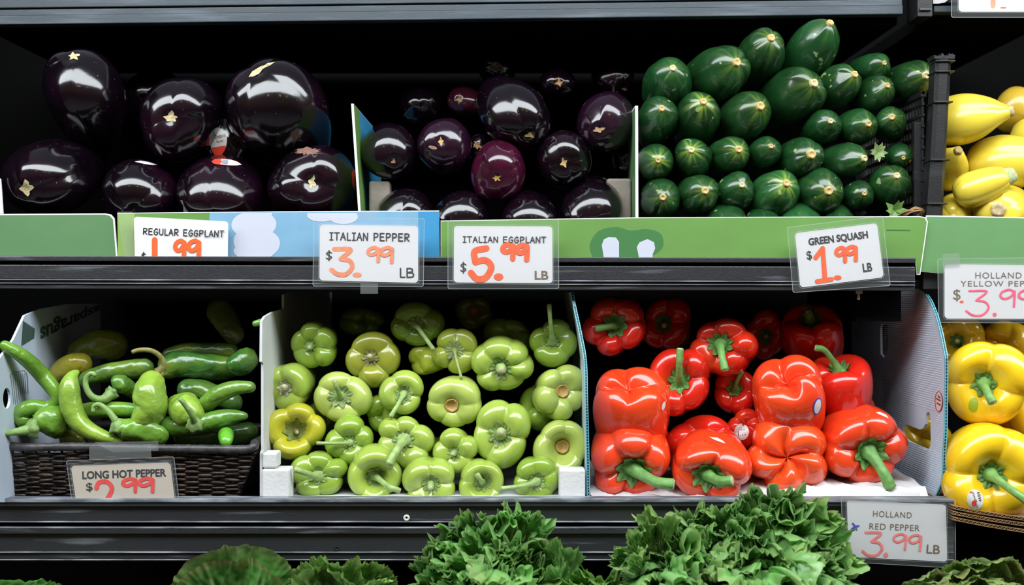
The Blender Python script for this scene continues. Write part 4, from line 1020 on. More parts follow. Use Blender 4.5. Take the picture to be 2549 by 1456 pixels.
RP[10] = rp('dark red pepper in the central gap with crooked stem', 1832, 972, 52, 56, 1820, 950, .11, RD, lobes=4, stem='long', tip=(1846, 925, .4), seed=10)
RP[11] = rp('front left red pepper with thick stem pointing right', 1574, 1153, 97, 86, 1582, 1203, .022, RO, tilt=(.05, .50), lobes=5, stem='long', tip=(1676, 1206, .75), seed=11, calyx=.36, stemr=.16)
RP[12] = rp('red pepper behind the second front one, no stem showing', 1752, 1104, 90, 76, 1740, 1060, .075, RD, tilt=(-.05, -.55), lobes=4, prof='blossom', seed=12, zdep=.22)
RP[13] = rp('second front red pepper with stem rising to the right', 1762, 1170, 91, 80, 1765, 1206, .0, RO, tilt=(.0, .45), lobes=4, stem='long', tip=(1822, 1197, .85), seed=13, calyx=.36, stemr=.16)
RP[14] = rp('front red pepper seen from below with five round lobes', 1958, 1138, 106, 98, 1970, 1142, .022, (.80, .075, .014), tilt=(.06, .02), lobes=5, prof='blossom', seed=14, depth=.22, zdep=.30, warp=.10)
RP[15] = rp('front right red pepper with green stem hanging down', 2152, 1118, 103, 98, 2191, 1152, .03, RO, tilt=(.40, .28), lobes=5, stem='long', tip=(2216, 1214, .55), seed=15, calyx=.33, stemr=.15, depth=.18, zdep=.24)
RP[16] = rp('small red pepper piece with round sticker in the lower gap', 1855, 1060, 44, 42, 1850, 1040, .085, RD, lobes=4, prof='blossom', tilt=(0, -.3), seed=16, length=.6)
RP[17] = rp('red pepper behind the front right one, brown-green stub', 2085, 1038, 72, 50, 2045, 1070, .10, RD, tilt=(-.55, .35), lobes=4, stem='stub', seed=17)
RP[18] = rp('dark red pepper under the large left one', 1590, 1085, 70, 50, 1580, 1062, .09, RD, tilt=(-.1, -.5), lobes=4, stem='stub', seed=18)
st = sticker(RP[8], ellipse(2034, 1011, 10, 21, 12), SBLUE); 
if st: on_patch(RP[8], st, 'sticker_face', ellipse(2034, 1011, 7.5, 18, 12), SWHITE, .0012)
st = sticker(RP[16], ellipse(1846, 1075, 18, 20, 0))
if st: on_text(RP[16], st, 'IIII', (1838, 1085), (1856, 1082), 13, SINK)
sticker(RP[6], ellipse(1651, 1010, 4, 11, 15))
sticker(RP[4], ellipse(2006, 766, 13, 9, 0), mat('dim_sticker', (.3, .28, .26), .5))
sticker(RP[13], [(1765, 1088), (1785, 1090), (1800, 1098), (1806, 1105), (1790, 1100), (1775, 1094)])
sticker(RP[15], [(2180, 1027), (2190, 1026), (2205, 1033), (2212, 1042), (2198, 1036), (2186, 1031)])
sticker(RP[14], [(1857, 1150), (1860, 1140), (1868, 1155), (1876, 1170), (1868, 1168)])

# ------------------------------------------------------------------ pale green peppers
GG = 'pale green peppers in the white box'
def gp(lab, *a, **k):
    k.setdefault('stemcol', (0.30, 0.42, 0.14)); k.setdefault('length', .72)
    return make_pepper('green_pepper', lab, 'pepper', GG, *a, **k)
def gy(y): return 0.0+(1240-y)*0.000205
gp('top left green pepper with round body fading back to the right', 776, 860, 56, 60, 771, 865, gy(860), G2, tilt=(-.28, .15), lobes=5, stem='stub', seed=21, calyx=.26)
gp('olive green pepper with dry cut stem in the upper left', 925, 893, 66, 68, 915, 890, gy(893), GOL, lobes=4, stem='stub', seed=22, tilt=(-.15, -.05), stemcol=(.32, .30, .12))
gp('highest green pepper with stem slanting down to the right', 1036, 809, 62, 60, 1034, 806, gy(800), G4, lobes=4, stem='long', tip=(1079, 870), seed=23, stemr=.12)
gp('green pepper with star calyx and thin stem drooping below', 1134, 872, 54, 55, 1127, 874, gy(872), (0.33, 0.40, 0.05), lobes=4, stem='long', tip=(1149, 942), seed=24, calyx=.46, stemr=.09, prof='shallow', stemcol=(.26, .33, .10))
gp('round green pepper with stub, upper right of the centre', 1248, 911, 69, 66, 1240, 908, gy(905), G1, lobes=6, stem='stub', seed=25, calyx=.40, depth=.09, zdep=.10, stemr=.19, tilt=(-.05, .28))
gp('top right green pepper with stem standing straight up', 1376, 854, 59, 58, 1376, 836, gy(854), G2, lobes=4, stem='long', tip=(1367, 758, .8), seed=26, stemr=.13, tilt=(-.05, -.12))
gp('green pepper touching the left wall with broken white stem', 716, 962, 58, 57, 697, 974, gy(962), G1, lobes=3, stem='stub', seed=27, stemcol=(.55, .55, .38), tilt=(-.38, .18), calyx=.33)
gp('plump pale green pepper with frayed short stem', 848, 987, 70, 64, 842, 982, gy(985), G3, lobes=4, stem='long', tip=(833, 948, .6), seed=28, calyx=.42, depth=.12)
gp('green pepper with curved stem hanging left below its hollow', 1004, 981, 53, 52, 1008, 981, gy(981), G1, lobes=3, stem='long', tip=(972, 1038, .9), seed=29, calyx=.42, prof='bell', length=1.2, stemr=.15)
gp('central green pepper with round brown cut scar', 1127, 1004, 64, 66, 1126, 1019, gy(1000), G3, lobes=5, stem='cut', seed=30, depth=.10, zdep=.10, tilt=(-.14, .28), calyx=.36)
gp('green pepper with brown cut scar at the upper right edge', 1395, 974, 61, 66, 1389, 979, gy(974), G3, lobes=5, stem='cut', seed=31, depth=.16, tilt=(.32, -.02), calyx=.36)
gp('yellow-green pepper with deep open hollow at the left wall', 736, 1072, 71, 64, 729, 1066, gy(1072), GY, lobes=4, stem='stub', seed=32, prof='deep', calyx=.42, stemcol=(.28, .20, .08), calcol=(.22, .27, .06), stemr=.09)
gp('green pepper with thin stem pointing straight left', 872, 1101, 57, 55, 866, 1107, gy(1101), G2, lobes=4, stem='long', tip=(789, 1103), seed=33, stemr=.11)
gp('large green pepper with thick hooked stem in lower middle', 1007, 1097, 71, 66, 996, 1094, gy(1097), G1, lobes=5, stem='long', tip=(968, 1156, .95), seed=34, calyx=.38, stemr=.20, depth=.19)
gp('small green pepper with four lobes, broken stem tip', 1134, 1126, 53, 52, 1120, 1136, gy(1126), G1, lobes=4, stem='stub', seed=35, tilt=(-.22, .12), depth=.2)
gp('biggest green pepper right of centre with frilled calyx', 1247, 1083, 70, 78, 1239, 1081, gy(1083), G1, lobes=4, stem='stub', seed=36, calyx=.40, depth=.12, stemr=.20)
gp('green pepper with brown cut scar lower at the teal divider', 1400, 1112, 64, 76, 1407, 1118, gy(1112), G3, lobes=4, stem='cut', seed=37, prof='deep', calyx=.36, depth=.14)
gp('front row leftmost green pepper with split stem pointing left', 793, 1184, 68, 60, 786, 1188, gy(1184)-.004, G2, lobes=5, stem='long', tip=(735, 1168, .8), seed=38, calyx=.34, depth=.19, stemr=.16)
gp('front green pepper with stem pointing right over the rail', 934, 1186, 71, 66, 938, 1206, gy(1184)-.004, G1, lobes=4, stem='long', tip=(995, 1222, .9), seed=39, calyx=.34, prof='deep', stemr=.14)
gp('middle front green pepper with frayed short stub', 1073, 1200, 64, 62, 1070, 1221, gy(1200)-.004, G1, lobes=4, stem='stub', seed=40, calyx=.34, depth=.18)
gp('front green pepper with stem standing up from its hollow', 1201, 1200, 60, 58, 1206, 1213, gy(1200)-.004, G1, lobes=4, stem='long', tip=(1187, 1180, .8), seed=41, prof='deep', calyx=.38, stemr=.15)
gp('front rightmost green pepper with stem bending far left', 1335, 1196, 60, 58, 1335, 1212, gy(1196)-.004, G2, lobes=5, stem='long', tip=(1248, 1216, .8), seed=42, calyx=.36, stemr=.14)
gp('sideways yellow-green pepper wedged above the curved-stem one', 1052, 900, 40, 38, 1030, 905, gy(895)+.02, (.36, .42, .04), lobes=3, seed=43, tilt=(-.75, .1), prof='shallow')
gp('dull green pepper peeking behind the curved-stem one', 950, 1032, 42, 50, 940, 1040, gy(1030)+.03, G2, lobes=3, seed=44, tilt=(-.3, .2), prof='blossom')
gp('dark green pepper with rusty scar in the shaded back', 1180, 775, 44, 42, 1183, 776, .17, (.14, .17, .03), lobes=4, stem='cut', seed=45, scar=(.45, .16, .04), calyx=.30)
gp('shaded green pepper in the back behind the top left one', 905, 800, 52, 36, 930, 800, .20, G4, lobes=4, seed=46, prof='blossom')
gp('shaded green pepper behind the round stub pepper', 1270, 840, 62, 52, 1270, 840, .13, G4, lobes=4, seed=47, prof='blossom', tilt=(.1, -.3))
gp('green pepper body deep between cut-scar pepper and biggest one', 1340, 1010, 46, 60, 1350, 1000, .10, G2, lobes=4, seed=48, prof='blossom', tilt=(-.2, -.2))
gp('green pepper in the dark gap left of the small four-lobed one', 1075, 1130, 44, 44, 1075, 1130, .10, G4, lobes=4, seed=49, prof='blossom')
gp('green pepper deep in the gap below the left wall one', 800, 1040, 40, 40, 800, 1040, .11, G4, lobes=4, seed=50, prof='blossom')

# ------------------------------------------------------------------ yellow bell peppers and their cardboard tray
YGG = 'yellow bell peppers at the lower right'
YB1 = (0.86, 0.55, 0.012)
def yp(lab, *a, **k):
    k.setdefault('prof', 'bell'); k.setdefault('stemcol', (.18, .36, .09)); k.setdefault('depth', .10); k.setdefault('zdep', .14)
    return make_pepper('yellow_pepper', lab, 'pepper', YGG, *a, **k)
Y1 = yp('upper yellow pepper with crooked green stem facing front', 2451, 956, 97, 103, 2440, 962, .0, YB1, lobes=4, stem='long', tip=(2472, 1003, .7), seed=61, calyx=.30, stemr=.15, tilt=(-.05, .04))
o = patch(Y1, 'green_blush', ellipse(2423, 1008, 12, 18, 5), mat('unripe_green', (.30, .38, .02), .3), label='unripe green patch')
Y2 = yp('lower front yellow pepper with oval sticker and curled stem', 2462, 1178, 113, 112, 2490, 1200, -.045, YB1, lobes=4, stem='long', tip=(2562, 1250, .9), seed=62, calyx=.30, stemr=.13, tilt=(.18, .18))
yp('yellow pepper cut by the frame right of the upper one', 2580, 1010, 66, 90, 2590, 1000, .05, YB1, lobes=4, seed=63, prof='blossom')
yp('yellow pepper deep behind between the two front ones', 2500, 1060, 80, 60, 2500, 1060, .10, YB1, lobes=4, seed=64, prof='blossom')
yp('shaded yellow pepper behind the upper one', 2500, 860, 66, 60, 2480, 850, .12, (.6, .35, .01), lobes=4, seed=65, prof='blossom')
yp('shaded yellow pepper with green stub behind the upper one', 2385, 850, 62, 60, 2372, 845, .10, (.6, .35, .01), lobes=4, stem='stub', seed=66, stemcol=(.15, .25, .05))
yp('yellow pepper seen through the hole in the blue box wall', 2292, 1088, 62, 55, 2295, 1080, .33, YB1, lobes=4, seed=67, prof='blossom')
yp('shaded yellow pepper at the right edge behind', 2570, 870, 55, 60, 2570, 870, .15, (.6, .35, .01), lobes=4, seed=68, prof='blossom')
yp('yellow pepper at lower right cut by the frame', 2600, 1150, 60, 70, 2600, 1150, .03, YB1, lobes=4, seed=69, prof='blossom')
st = sticker(Y2, ellipse(2427, 1243, 20, 25, -15))
if st:
    on_text(Y2, st, '4689', (2443, 1248), (2437, 1224), 7, SINK)
    on_text(Y2, st, 'origeste', (2436, 1262), (2424, 1224), 7, SINK)
    on_patch(Y2, st, 'tomato_mark', ellipse(2424, 1252, 6, 7), SRED, .0012)
    on_patch(Y2, st, 'red_mark', ellipse(2416, 1225, 3.5, 2, -20), SRED, .0012)
# tray
t = empty('cardboard_tray', P(2520, 1320, -.07), 'layered brown corrugated cardboard tray under the yellow peppers', 'tray')
def arc(x0, y0, x1, y1, sag, n=24):
    return [(x0+(x1-x0)*i/n, y0+(y1-y0)*i/n+sag*4*(i/n)*(1-i/n)*0.5) for i in range(n+1)]
def sheet(py0, py1, Yf, zt):
    top = arc(2372, py0, 2680, py1, 10)
    V = []
    for x, y in top:
        p = P(x, y, Yf); V += [p[:], (p.x, p.y, p.z-zt), (p.x, 0.25, p.z-zt), (p.x, 0.25, p.z)]
    F = grid_faces(len(top), 4); F += [(0, 3, 2, 1), tuple(len(V)-4+k for k in range(4))]
    return mesh('liner_sheet', V, F, BOARD, t, False)
for k, (a, b) in enumerate(((1258, 1300), (1272, 1314), (1286, 1332))):
    sheet(a, b, -.075, 0.0009); sheet(a+7, b+7, -.075, 0.0009)
    fl = MB(); top = arc(2372, a+1.5, 2680, b+1.5, 10, 60)
    for i in range(60):
        (xa, ya), (xb, yb) = top[i], top[i+1]
        if i % 2: ya += 5.5; 
        else: yb += 5.5
        A = [P(xa, ya-.6, -.075), P(xb, yb-.6, -.075), P(xb, yb+1, -.075), P(xa, ya+1, -.075)]
        fl.add([v[:] for v in A]+[(v.x, v.y+.02, v.z) for v in A], [(0, 1, 2, 3), (0, 4, 5, 1), (2, 6, 7, 3)])
    fl.build('fluting', BOARD, t)['kind'] = 'stuff'
tag(mesh('shelf_block', *box_vf(P(2378, 0, -.03).x, 1.24, -.03, .4, zz(1420, -.03), zz(1345, -.03)), DARK, None, False), 'black support under the cardboard tray at the right', 'shelf')

# ------------------------------------------------------------------ wicker basket and long hot peppers
t = empty('wicker_basket', P(320, 1240, YB), 'dark woven wicker basket holding the long hot peppers', 'basket')
def fl_(py): return np.interp(py, [1110, 1245], [2, 44])
def fr_(py): return np.interp(py, [1110, 1245], [642, 588])
YK = -0.034
def fy(py): return np.interp(py, [1110, 1245], [YK-0.004, YK+0.012])
g = random.Random(4); nrow = 18
for i in range(nrow):
    py = 1129+i*6.5; a, b = fl_(py), fr_(py); n = 110; pts = []; ph = (i % 2)*math.pi
    for j in range(n):
        px = a+(b-a)*j/(n-1); yy = py+1.6*math.sin(px/47+i*1.3)+1.2*math.sin(px/21+i); p = P(px, yy, fy(py)+0.0032*math.sin(math.pi*(px)/33+ph)); pts.append(p[:])
    # turn the corner to the right side wall
    for j in range(1, 18):
        p = P(b, py, fy(py)); pts.append((p.x-0.012*j/17, p.y+0.26*j/17+0.002*math.sin(j*1.5+ph), p.z))
    tube('strand', pts, LEN(3.7)*g.uniform(.8, 1.15), WICKER, t, 7)
    if i % 2 == 0 or True:
        pts = [(q[0], q[1]+0.0038*(-1), q[2]-LEN(4)) for q in pts[::1]]
for k in range(19):
    px = 20+k*33; pts = []
    for py in np.linspace(1120, 1245, 8):
        u = (px-2)/640; x = fl_(py)+(fr_(py)-fl_(py))*u; pts.append(P(x, py, fy(py)+0.0015)[:])
    tube('stake', pts, LEN(3.2), WICKER, t, 7)
# rim: wrapped tube round the mouth
A = P(6, 1106, YK-.006); Bq = P(640, 1116, YK-.006)
rim = [P(6, 1106, YK-.004)]+[P(x, y, YK-.006) for x, y in ((60, 1113), (200, 1112), (330, 1116), (460, 1117), (560, 1118), (615, 1118), (634, 1110))]
rim += [P(640, 1100, .0), Vector((Bq.x, .20, Bq.z+.005)), Vector((Bq.x-.02, .23, Bq.z)), Vector((A.x+.03, .23, A.z)), Vector((A.x, .20, A.z)), Vector((A.x-.002, 0, A.z)), P(6, 1106, YK-.004)]
rp_ = catmull([v[:] for v in rim], 320)
tube('rim', rp_, LEN(10.5), RIM, t, 14, lambda tt, th: 1+0.06*np.sin(th+tt*900)+0.04*np.sin(tt*420))
mesh('liner', *box_vf(P(14, 0, .0).x, P(560, 0, .0).x, 0.015, 0.22, zz(1240, YB), zz(1215, YB)), WICKER, t, False)

CG = 'long hot peppers in the basket'
def R1(x, y): return (x*0.412, 700+y*0.412)
def chili(lab, pts, col, stem=None, wr=0.10, name='long_pepper', seed=1, n=70, stemcol=(.22, .36, .10), cap=None, group=CG, nseg=28):
    """pts: (x, y, radius) in crop pixels plus depth; body tube with wrinkles, plus its stem"""
    rg = random.Random(seed); arr = []
    for x, y, r, Y in pts:
        q = R1(x, y); p = P(q[0], q[1], Y); arr.append((p.x, p.y, p.z, LEN(r*0.412*1.10, Y)))
    cc_ = catmull(arr, 400); dd = np.concatenate([[0], np.cumsum(np.linalg.norm(np.diff(cc_[:, :3], axis=0), axis=1))]); tt = 0.5-0.5*np.cos(np.pi*np.linspace(0, 1, n))
    c = np.stack([np.interp(tt*dd[-1], dd, cc_[:, k]) for k in range(4)], 1); rad = np.maximum(c[:, 3], 0.0006)
    de = np.minimum(tt, 1-tt)*dd[-1]; rad = rad*np.sqrt(np.clip(1-(1-np.clip(de/(rad*0.95), 0, 1))**2, 0.0004, 1))
    a = [rg.uniform(0, 6.28) for _ in range(6)]
    def wob(t_, th):
        return (1+wr*0.6*np.sin(2*th+a[0]+3*t_)+wr*0.35*np.sin(3*th+a[5]-6*t_)+wr*0.30*np.sin(t_*11+a[1]+1.2*np.sin(th+a[2]))
                +wr*0.35*np.sin(t_*23+a[3]+2.6*np.sin(th+a[2]+t_*5)+1.3*np.sin(3*th+a[0]))*(0.4+0.6*np.sin(th+a[3]+7*t_))
                +wr*0.18*np.sin(t_*41+3*np.sin(2*th+a[4]+9*t_)))
    V, F = tube_vf(c[:, :3], rad, nseg, wob)
    base = Vector(c[:, :3].mean(0)); base.z = V[:, 2].min()
    root = empty(name, base, lab, 'pepper', group)
    o = mesh('body', V, F, CHILI, root); o.color = (*col, 1)
    if stem:
        s = []
        for x, y, r, Y in stem:
            q = R1(x, y); p = P(q[0], q[1], Y); s.append((p.x, p.y, p.z, LEN(r*0.412, Y)))
        s = catmull(s, 30)
        V, F = tube_vf(s[:, :3], s[:, 3], 14, lambda t_, th: 1+0.08*np.abs(np.sin(2.5*th))); o = mesh('stem', V, F, STEM, root); o.color = (*stemcol, 1)
        # calyx cap: short flared collar where stem meets body (stem's last point)
        e1, d1 = s[-1, :3], (s[-1, :3]-s[-4, :3]); d1 = d1/np.linalg.norm(d1); R_ = LEN((cap or stem[-1][2]*2.2)*0.412, 0)
        cc = [e1-d1*R_*.75, e1-d1*R_*.35, e1, e1+d1*R_*.35]
        V, F = tube_vf(cc, [R_*.28, R_*.7, R_*.98, R_*1.08], 24, lambda t_, th: 1+0.14*t_*np.sin(6*th), cap=True); o = mesh('calyx', V, F, CALYX, root); o.color = tuple(k*.85 for k in stemcol)+(1,)
    return root
C1 = (.15, .32, .035); C2 = (.25, .41, .05); C3 = (.09, .22, .025); CSHADE = (.05, .13, .02); COL_Y = (.30, .27, .02)  # darkest green here and on back peppers has basket shade painted in
f0 = -.012
chili('long pepper arching up over the left box wall, s-shaped', [(6, 366, 26, -.062), (45, 400, 34, -.06), (110, 435, 38, -.05), (190, 500, 42, -.03), (255, 570, 44, f0), (320, 650, 42, f0), (345, 710, 34, f0), (290, 760, 36, f0), (190, 760, 44, f0-.01), (120, 800, 46, -.02), (160, 850, 48, f0+.0), (220, 860, 40, f0+.05)], C1, seed=1, wr=.05)
chili('pale long pepper standing with its tip at the top', [(478, 540, 10, f0), (440, 575, 34, f0-.005), (420, 640, 55, f0-.01), (425, 730, 62, f0-.012), (455, 820, 58, f0-.012), (520, 890, 52, f0-.012), (600, 930, 42, f0-.012), (680, 955, 28, f0-.012), (745, 967, 12, f0-.012)], C2, seed=2, wr=.07)
chili('wrinkled long pepper at lower left, stem reaching the frame edge', [(205, 885, 54, -.035), (250, 860, 72, -.03), (310, 845, 80, -.02), (370, 860, 78, f0+.01), (430, 900, 60, f0+.02)], C1, stem=[(-30, 925, 14, -.06), (40, 918, 17, -.055), (120, 905, 24, -.05), (190, 893, 38, -.04)], seed=3, wr=.14, cap=58)
chili('dark glossy long pepper lying flat behind the pale one', [(450, 790, 40, f0+.03), (560, 780, 46, f0+.025), (680, 775, 44, f0+.025), (800, 780, 40, f0+.03), (900, 790, 36, f0+.04)], (.14, .36, .04), seed=4, wr=.04)
chili('long pepper with big hook-curled stem', [(680, 640, 42, f0+.03), (720, 620, 48, f0+.035), (770, 640, 46, f0+.05), (830, 680, 40, f0+.07)], C3, stem=[(580, 572, 13, f0), (555, 556, 14, f0), (522, 580, 15, f0), (520, 640, 17, f0), (560, 700, 20, f0), (620, 715, 26, f0+.01), (670, 680, 34, f0+.022)], seed=5, wr=.12, cap=42)
chili('wrinkled upright long pepper with curled brown stem', [(970, 570, 60, f0+.02), (930, 610, 70, f0+.01), (910, 680, 92, f0), (910, 760, 92, f0-.002), (870, 830, 80, f0), (830, 870, 60, f0+.01)], C2, stem=[(798, 428, 12, f0), (840, 415, 13, f0), (910, 418, 14, f0), (965, 450, 15, f0+.005), (990, 500, 18, f0+.01), (975, 540, 30, f0+.015)], seed=6, wr=.13, cap=36, stemcol=(.24, .22, .06))
chili('crumpled long pepper in front with stem arching left', [(700, 890, 50, f0-.012), (770, 895, 64, f0-.012), (860, 905, 60, f0-.010), (940, 925, 52, f0-.005), (1020, 945, 38, f0)], C1, stem=[(563, 790, 12, f0-.02), (566, 755, 12, f0-.02), (600, 745, 14, f0-.02), (650, 780, 17, f0-.02), (690, 830, 20, f0-.02), (715, 870, 30, f0-.016)], seed=7, wr=.14, cap=58)
chili('pale pepper seen end-on with stem across its face', [(1150, 815, 74, f0-.012), (1140, 795, 92, f0+.002), (1120, 770, 90, f0+.02), (1080, 740, 70, f0+.05)], C2, stem=[(1085, 708, 14, f0-.05), (1120, 750, 15, f0-.045), (1160, 810, 18, f0-.035), (1175, 862, 26, f0-.020)], seed=8, wr=.12, cap=50)
chili('dark green long pepper tapering right beside the end-on one', [(960, 870, 60, f0+.02), (1060, 880, 58, f0+.015), (1200, 865, 52, f0+.01), (1330, 830, 46, f0+.01), (1430, 815, 34, f0+.01), (1500, 815, 16, f0+.01)], C3, seed=9, wr=.05)
chili('curved long pepper rising right with rounded tip', [(1545, 645, 30, f0+.01), (1480, 640, 34, f0+.01), (1400, 650, 42, f0+.01), (1310, 690, 48, f0+.015), (1240, 750, 46, f0+.03), (1200, 790, 36, f0+.05)], (.16, .32, .04), seed=10, wr=.06)
chili('small bright green pepper tip poking over the rim', [(1365, 910, 44, f0+.02), (1365, 950, 40, f0-.005), (1368, 990, 26, f0-.018)], (.13, .42, .03), seed=11, wr=.03, n=30)
chili('olive yellow pepper in shade behind the s-shaped one', [(300, 600, 40, .10), (370, 540, 54, .10), (450, 500, 60, .10), (560, 500, 52, .11)], COL_Y, seed=12, wr=.05)
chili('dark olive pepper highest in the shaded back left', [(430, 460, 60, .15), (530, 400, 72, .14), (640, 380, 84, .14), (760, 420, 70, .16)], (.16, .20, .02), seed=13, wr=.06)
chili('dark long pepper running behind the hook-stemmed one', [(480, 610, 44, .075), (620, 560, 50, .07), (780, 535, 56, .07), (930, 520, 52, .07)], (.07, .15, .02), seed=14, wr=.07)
chili('thick shade-darkened green pepper with highlights in the back right', [(960, 540, 60, .08), (1080, 500, 76, .075), (1220, 510, 78, .075), (1360, 520, 66, .08), (1470, 500, 50, .09)], (.035, .12, .02), seed=15, wr=.14)
chili('shade-darkened green pepper along the back under the shelf', [(980, 460, 40, .12), (1120, 425, 46, .12), (1280, 420, 44, .12), (1440, 430, 44, .12)], (.05, .13, .025), seed=16, wr=.08)
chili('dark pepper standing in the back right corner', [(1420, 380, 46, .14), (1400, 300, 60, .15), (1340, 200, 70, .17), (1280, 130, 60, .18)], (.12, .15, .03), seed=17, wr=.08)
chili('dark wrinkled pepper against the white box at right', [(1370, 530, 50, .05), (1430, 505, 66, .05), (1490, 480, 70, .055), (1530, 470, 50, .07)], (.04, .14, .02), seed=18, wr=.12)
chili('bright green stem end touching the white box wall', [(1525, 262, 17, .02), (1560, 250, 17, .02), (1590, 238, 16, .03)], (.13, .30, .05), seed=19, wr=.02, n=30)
chili('shade-darkened green pepper low in the basket at the right', [(1080, 650, 60, .07), (1200, 660, 62, .06), (1330, 700, 60, .06), (1460, 760, 56, .06)], CSHADE, seed=20, wr=.08)
chili('yellow-green pepper low behind the rim at left', [(360, 960, 40, f0+.02), (420, 950, 44, f0+.02), (500, 965, 36, f0+.02)], (.22, .24, .03), seed=21, wr=.04)
chili('dark pepper lowest behind the rim at right', [(1050, 940, 50, .02), (1200, 935, 50, .02), (1400, 930, 60, .04), (1560, 900, 60, .05)], CSHADE, seed=22, wr=.06)

# ------------------------------------------------------------------ price signs
SIGNS = {}
def sign(name, label, card, Y, sleeve=None, ink=INK, cardmat=CARD, r=9):
    x = [p[0] for p in card]; base = P(sum(x)/4, max(p[1] for p in card), Y)
    root = empty(name, base, label, 'price sign')
    flat('card', [qcard(card, r)], Y, 0.0006, cardmat, root)
    if sleeve:
        flat('plastic_sleeve', [qcard(sleeve, 5)], Y-0.0016, 0.0003, SLEEVE, root)
        stroke_vf([[*qcard(sleeve, 5), qcard(sleeve, 5)[0]]], 1.5, lambda px, py: P(px, py, Y-0.0019)).build('sleeve_rim', SEDGE, root)
        e = [(p[0]+(q[0]-p[0])*.0, p[1]) for p, q in zip(card, card)]
        cx = sum(p[0] for p in card)/4; cy = sum(p[1] for p in card)/4
        k = 1.02; e = [(cx+(p[0]-cx)*k, cy+(p[1]-cy)*1.035) for p in card]
        stroke_vf([[*qcard(e, 9), qcard(e, 9)[0]]], 1.0, lambda px, py: P(px, py, Y-0.0019)).build('sleeve_weld', SEDGE, root)
    return root
def tape(root, quad, Y): return flat('clear_tape', [qcard(quad, 1)], Y, 0.0002, TAPE, root)
# 1 regular eggplant
y_ = 0.0185
s1 = sign('price_sign', 'price sign reading REGULAR EGGPLANT 1.99 tucked behind the shelf rail', [(333, 539), (568, 551), (567, 660), (336, 660)], 0.006, None)
tape(s1, [(292, 527), (330, 527), (335, 648), (310, 648)], 0.0055)
stroke_text('REGULAR EGGPLANT', (356, 583), (560, 590), 15, 2.4, 0.0055, 'product_name', INK, s1)
marker([('$', 352, 648, 11, 18)], 2.6, 0.0055, 'dollar_sign', INK, s1)
marker([('1', 378, 643, 14, 46)], 14, 0.0055, 'handwritten_price', ORANGE, s1)
marker([('9', 436, 645, 24, 46), ('9', 469, 645, 28, 46)], 11, 0.0053, 'handwritten_cents', ORANGE, s1)
# 2 italian pepper
Y2s = -0.006
s2 = sign('price_sign', 'price sign reading ITALIAN PEPPER 3.99 LB in faded orange marker', [(796, 558), (1041, 562), (1041, 704), (795, 698)], Y2s, [(781, 545), (1056, 544), (1054, 713), (779, 712)])
tape(s2, [(890, 524), (937, 524), (937, 546), (892, 546)], Y2s-.0022); tape(s2, [(897, 705), (941, 706), (941, 731), (897, 731)], Y2s-.0022)
yw = Y2s-.0004
stroke_text('ITALIAN PEPPER', (820, 597), (1022, 600), 18, 3.0, yw, 'product_name', INK, s2)
marker([('$', 811, 646, 16, 20)], 3.0, yw, 'dollar_sign', INK, s2)
marker([('3', 824, 684, 54, 64)], 11, yw, 'handwritten_price', PALEOR, s2); dot((889, 684), 11, 6, yw-.0001, 'decimal_point', PALEOR, s2)
marker([('9', 916, 650, 28, 34), ('9', 948, 652, 30, 36)], 9, yw-.0001, 'handwritten_cents', PALEOR, s2)
stroke_text('LB', (995, 690), (1034, 690), 22, 3.6, yw, 'unit', INK, s2)
# 3 italian eggplant
s3 = sign('price_sign', 'price sign reading ITALIAN EGGPLANT 5.99 LB in bold orange', [(1130, 562), (1375, 563), (1376, 705), (1129, 703)], Y2s, [(1115, 549), (1390, 546), (1391, 718), (1115, 719)])
stroke_text('ITALIAN EGGPLANT', (1152, 603), (1362, 604), 14, 2.5, yw, 'product_name', INK, s3)
marker([('$', 1146, 677, 15, 22)], 3.0, yw, 'dollar_sign', INK, s3)
marker([('5', 1166, 696, 62, 78)], 16, yw, 'handwritten_price', ORANGE, s3); dot((1241, 689), 12, 9, yw-.0001, 'decimal_point', ORANGE, s3)
marker([('9', 1251, 644, 28, 36), ('9', 1286, 646, 28, 36)], 13, yw-.0001, 'handwritten_cents', ORANGE, s3)
font_text('LB', (1331, 696), (1365, 696), 22, lambda a, b: P(a, b, yw), 'unit', INKB, s3, bold=.02)
# 4 green squash
s4 = sign('price_sign', 'tilted price sign reading GREEN SQUASH 1.99 LB', [(1979, 580), (2183, 555), (2200, 690), (1992, 716)], Y2s, [(1960, 566), (2197, 538), (2216, 711), (1974, 728)])
f4 = lambda a, b: P(a, b, yw)
font_text('GREEN SQUASH', (2014, 615), (2162, 596), 22, f4, 'product_name', INK, s4, bold=.038)
font_text('$', (2010, 650), (2023, 648), 25, f4, 'dollar_sign', INK, s4, bold=.015)
marker([('f1', 2034, 699, 36, 80, -.06)], 12, yw, 'handwritten_price', ORANGE, s4); dot((2085, 691), 10, 6, yw-.0001, 'decimal_point', ORANGE, s4)
marker([('9', 2082, 651, 24, 34, -.03), ('9', 2108, 648, 25, 34, -.03)], 10, yw-.0001, 'handwritten_cents', ORANGE, s4)
font_text('LB', (2149, 678), (2172, 675), 22, f4, 'unit', INK, s4, bold=.03)
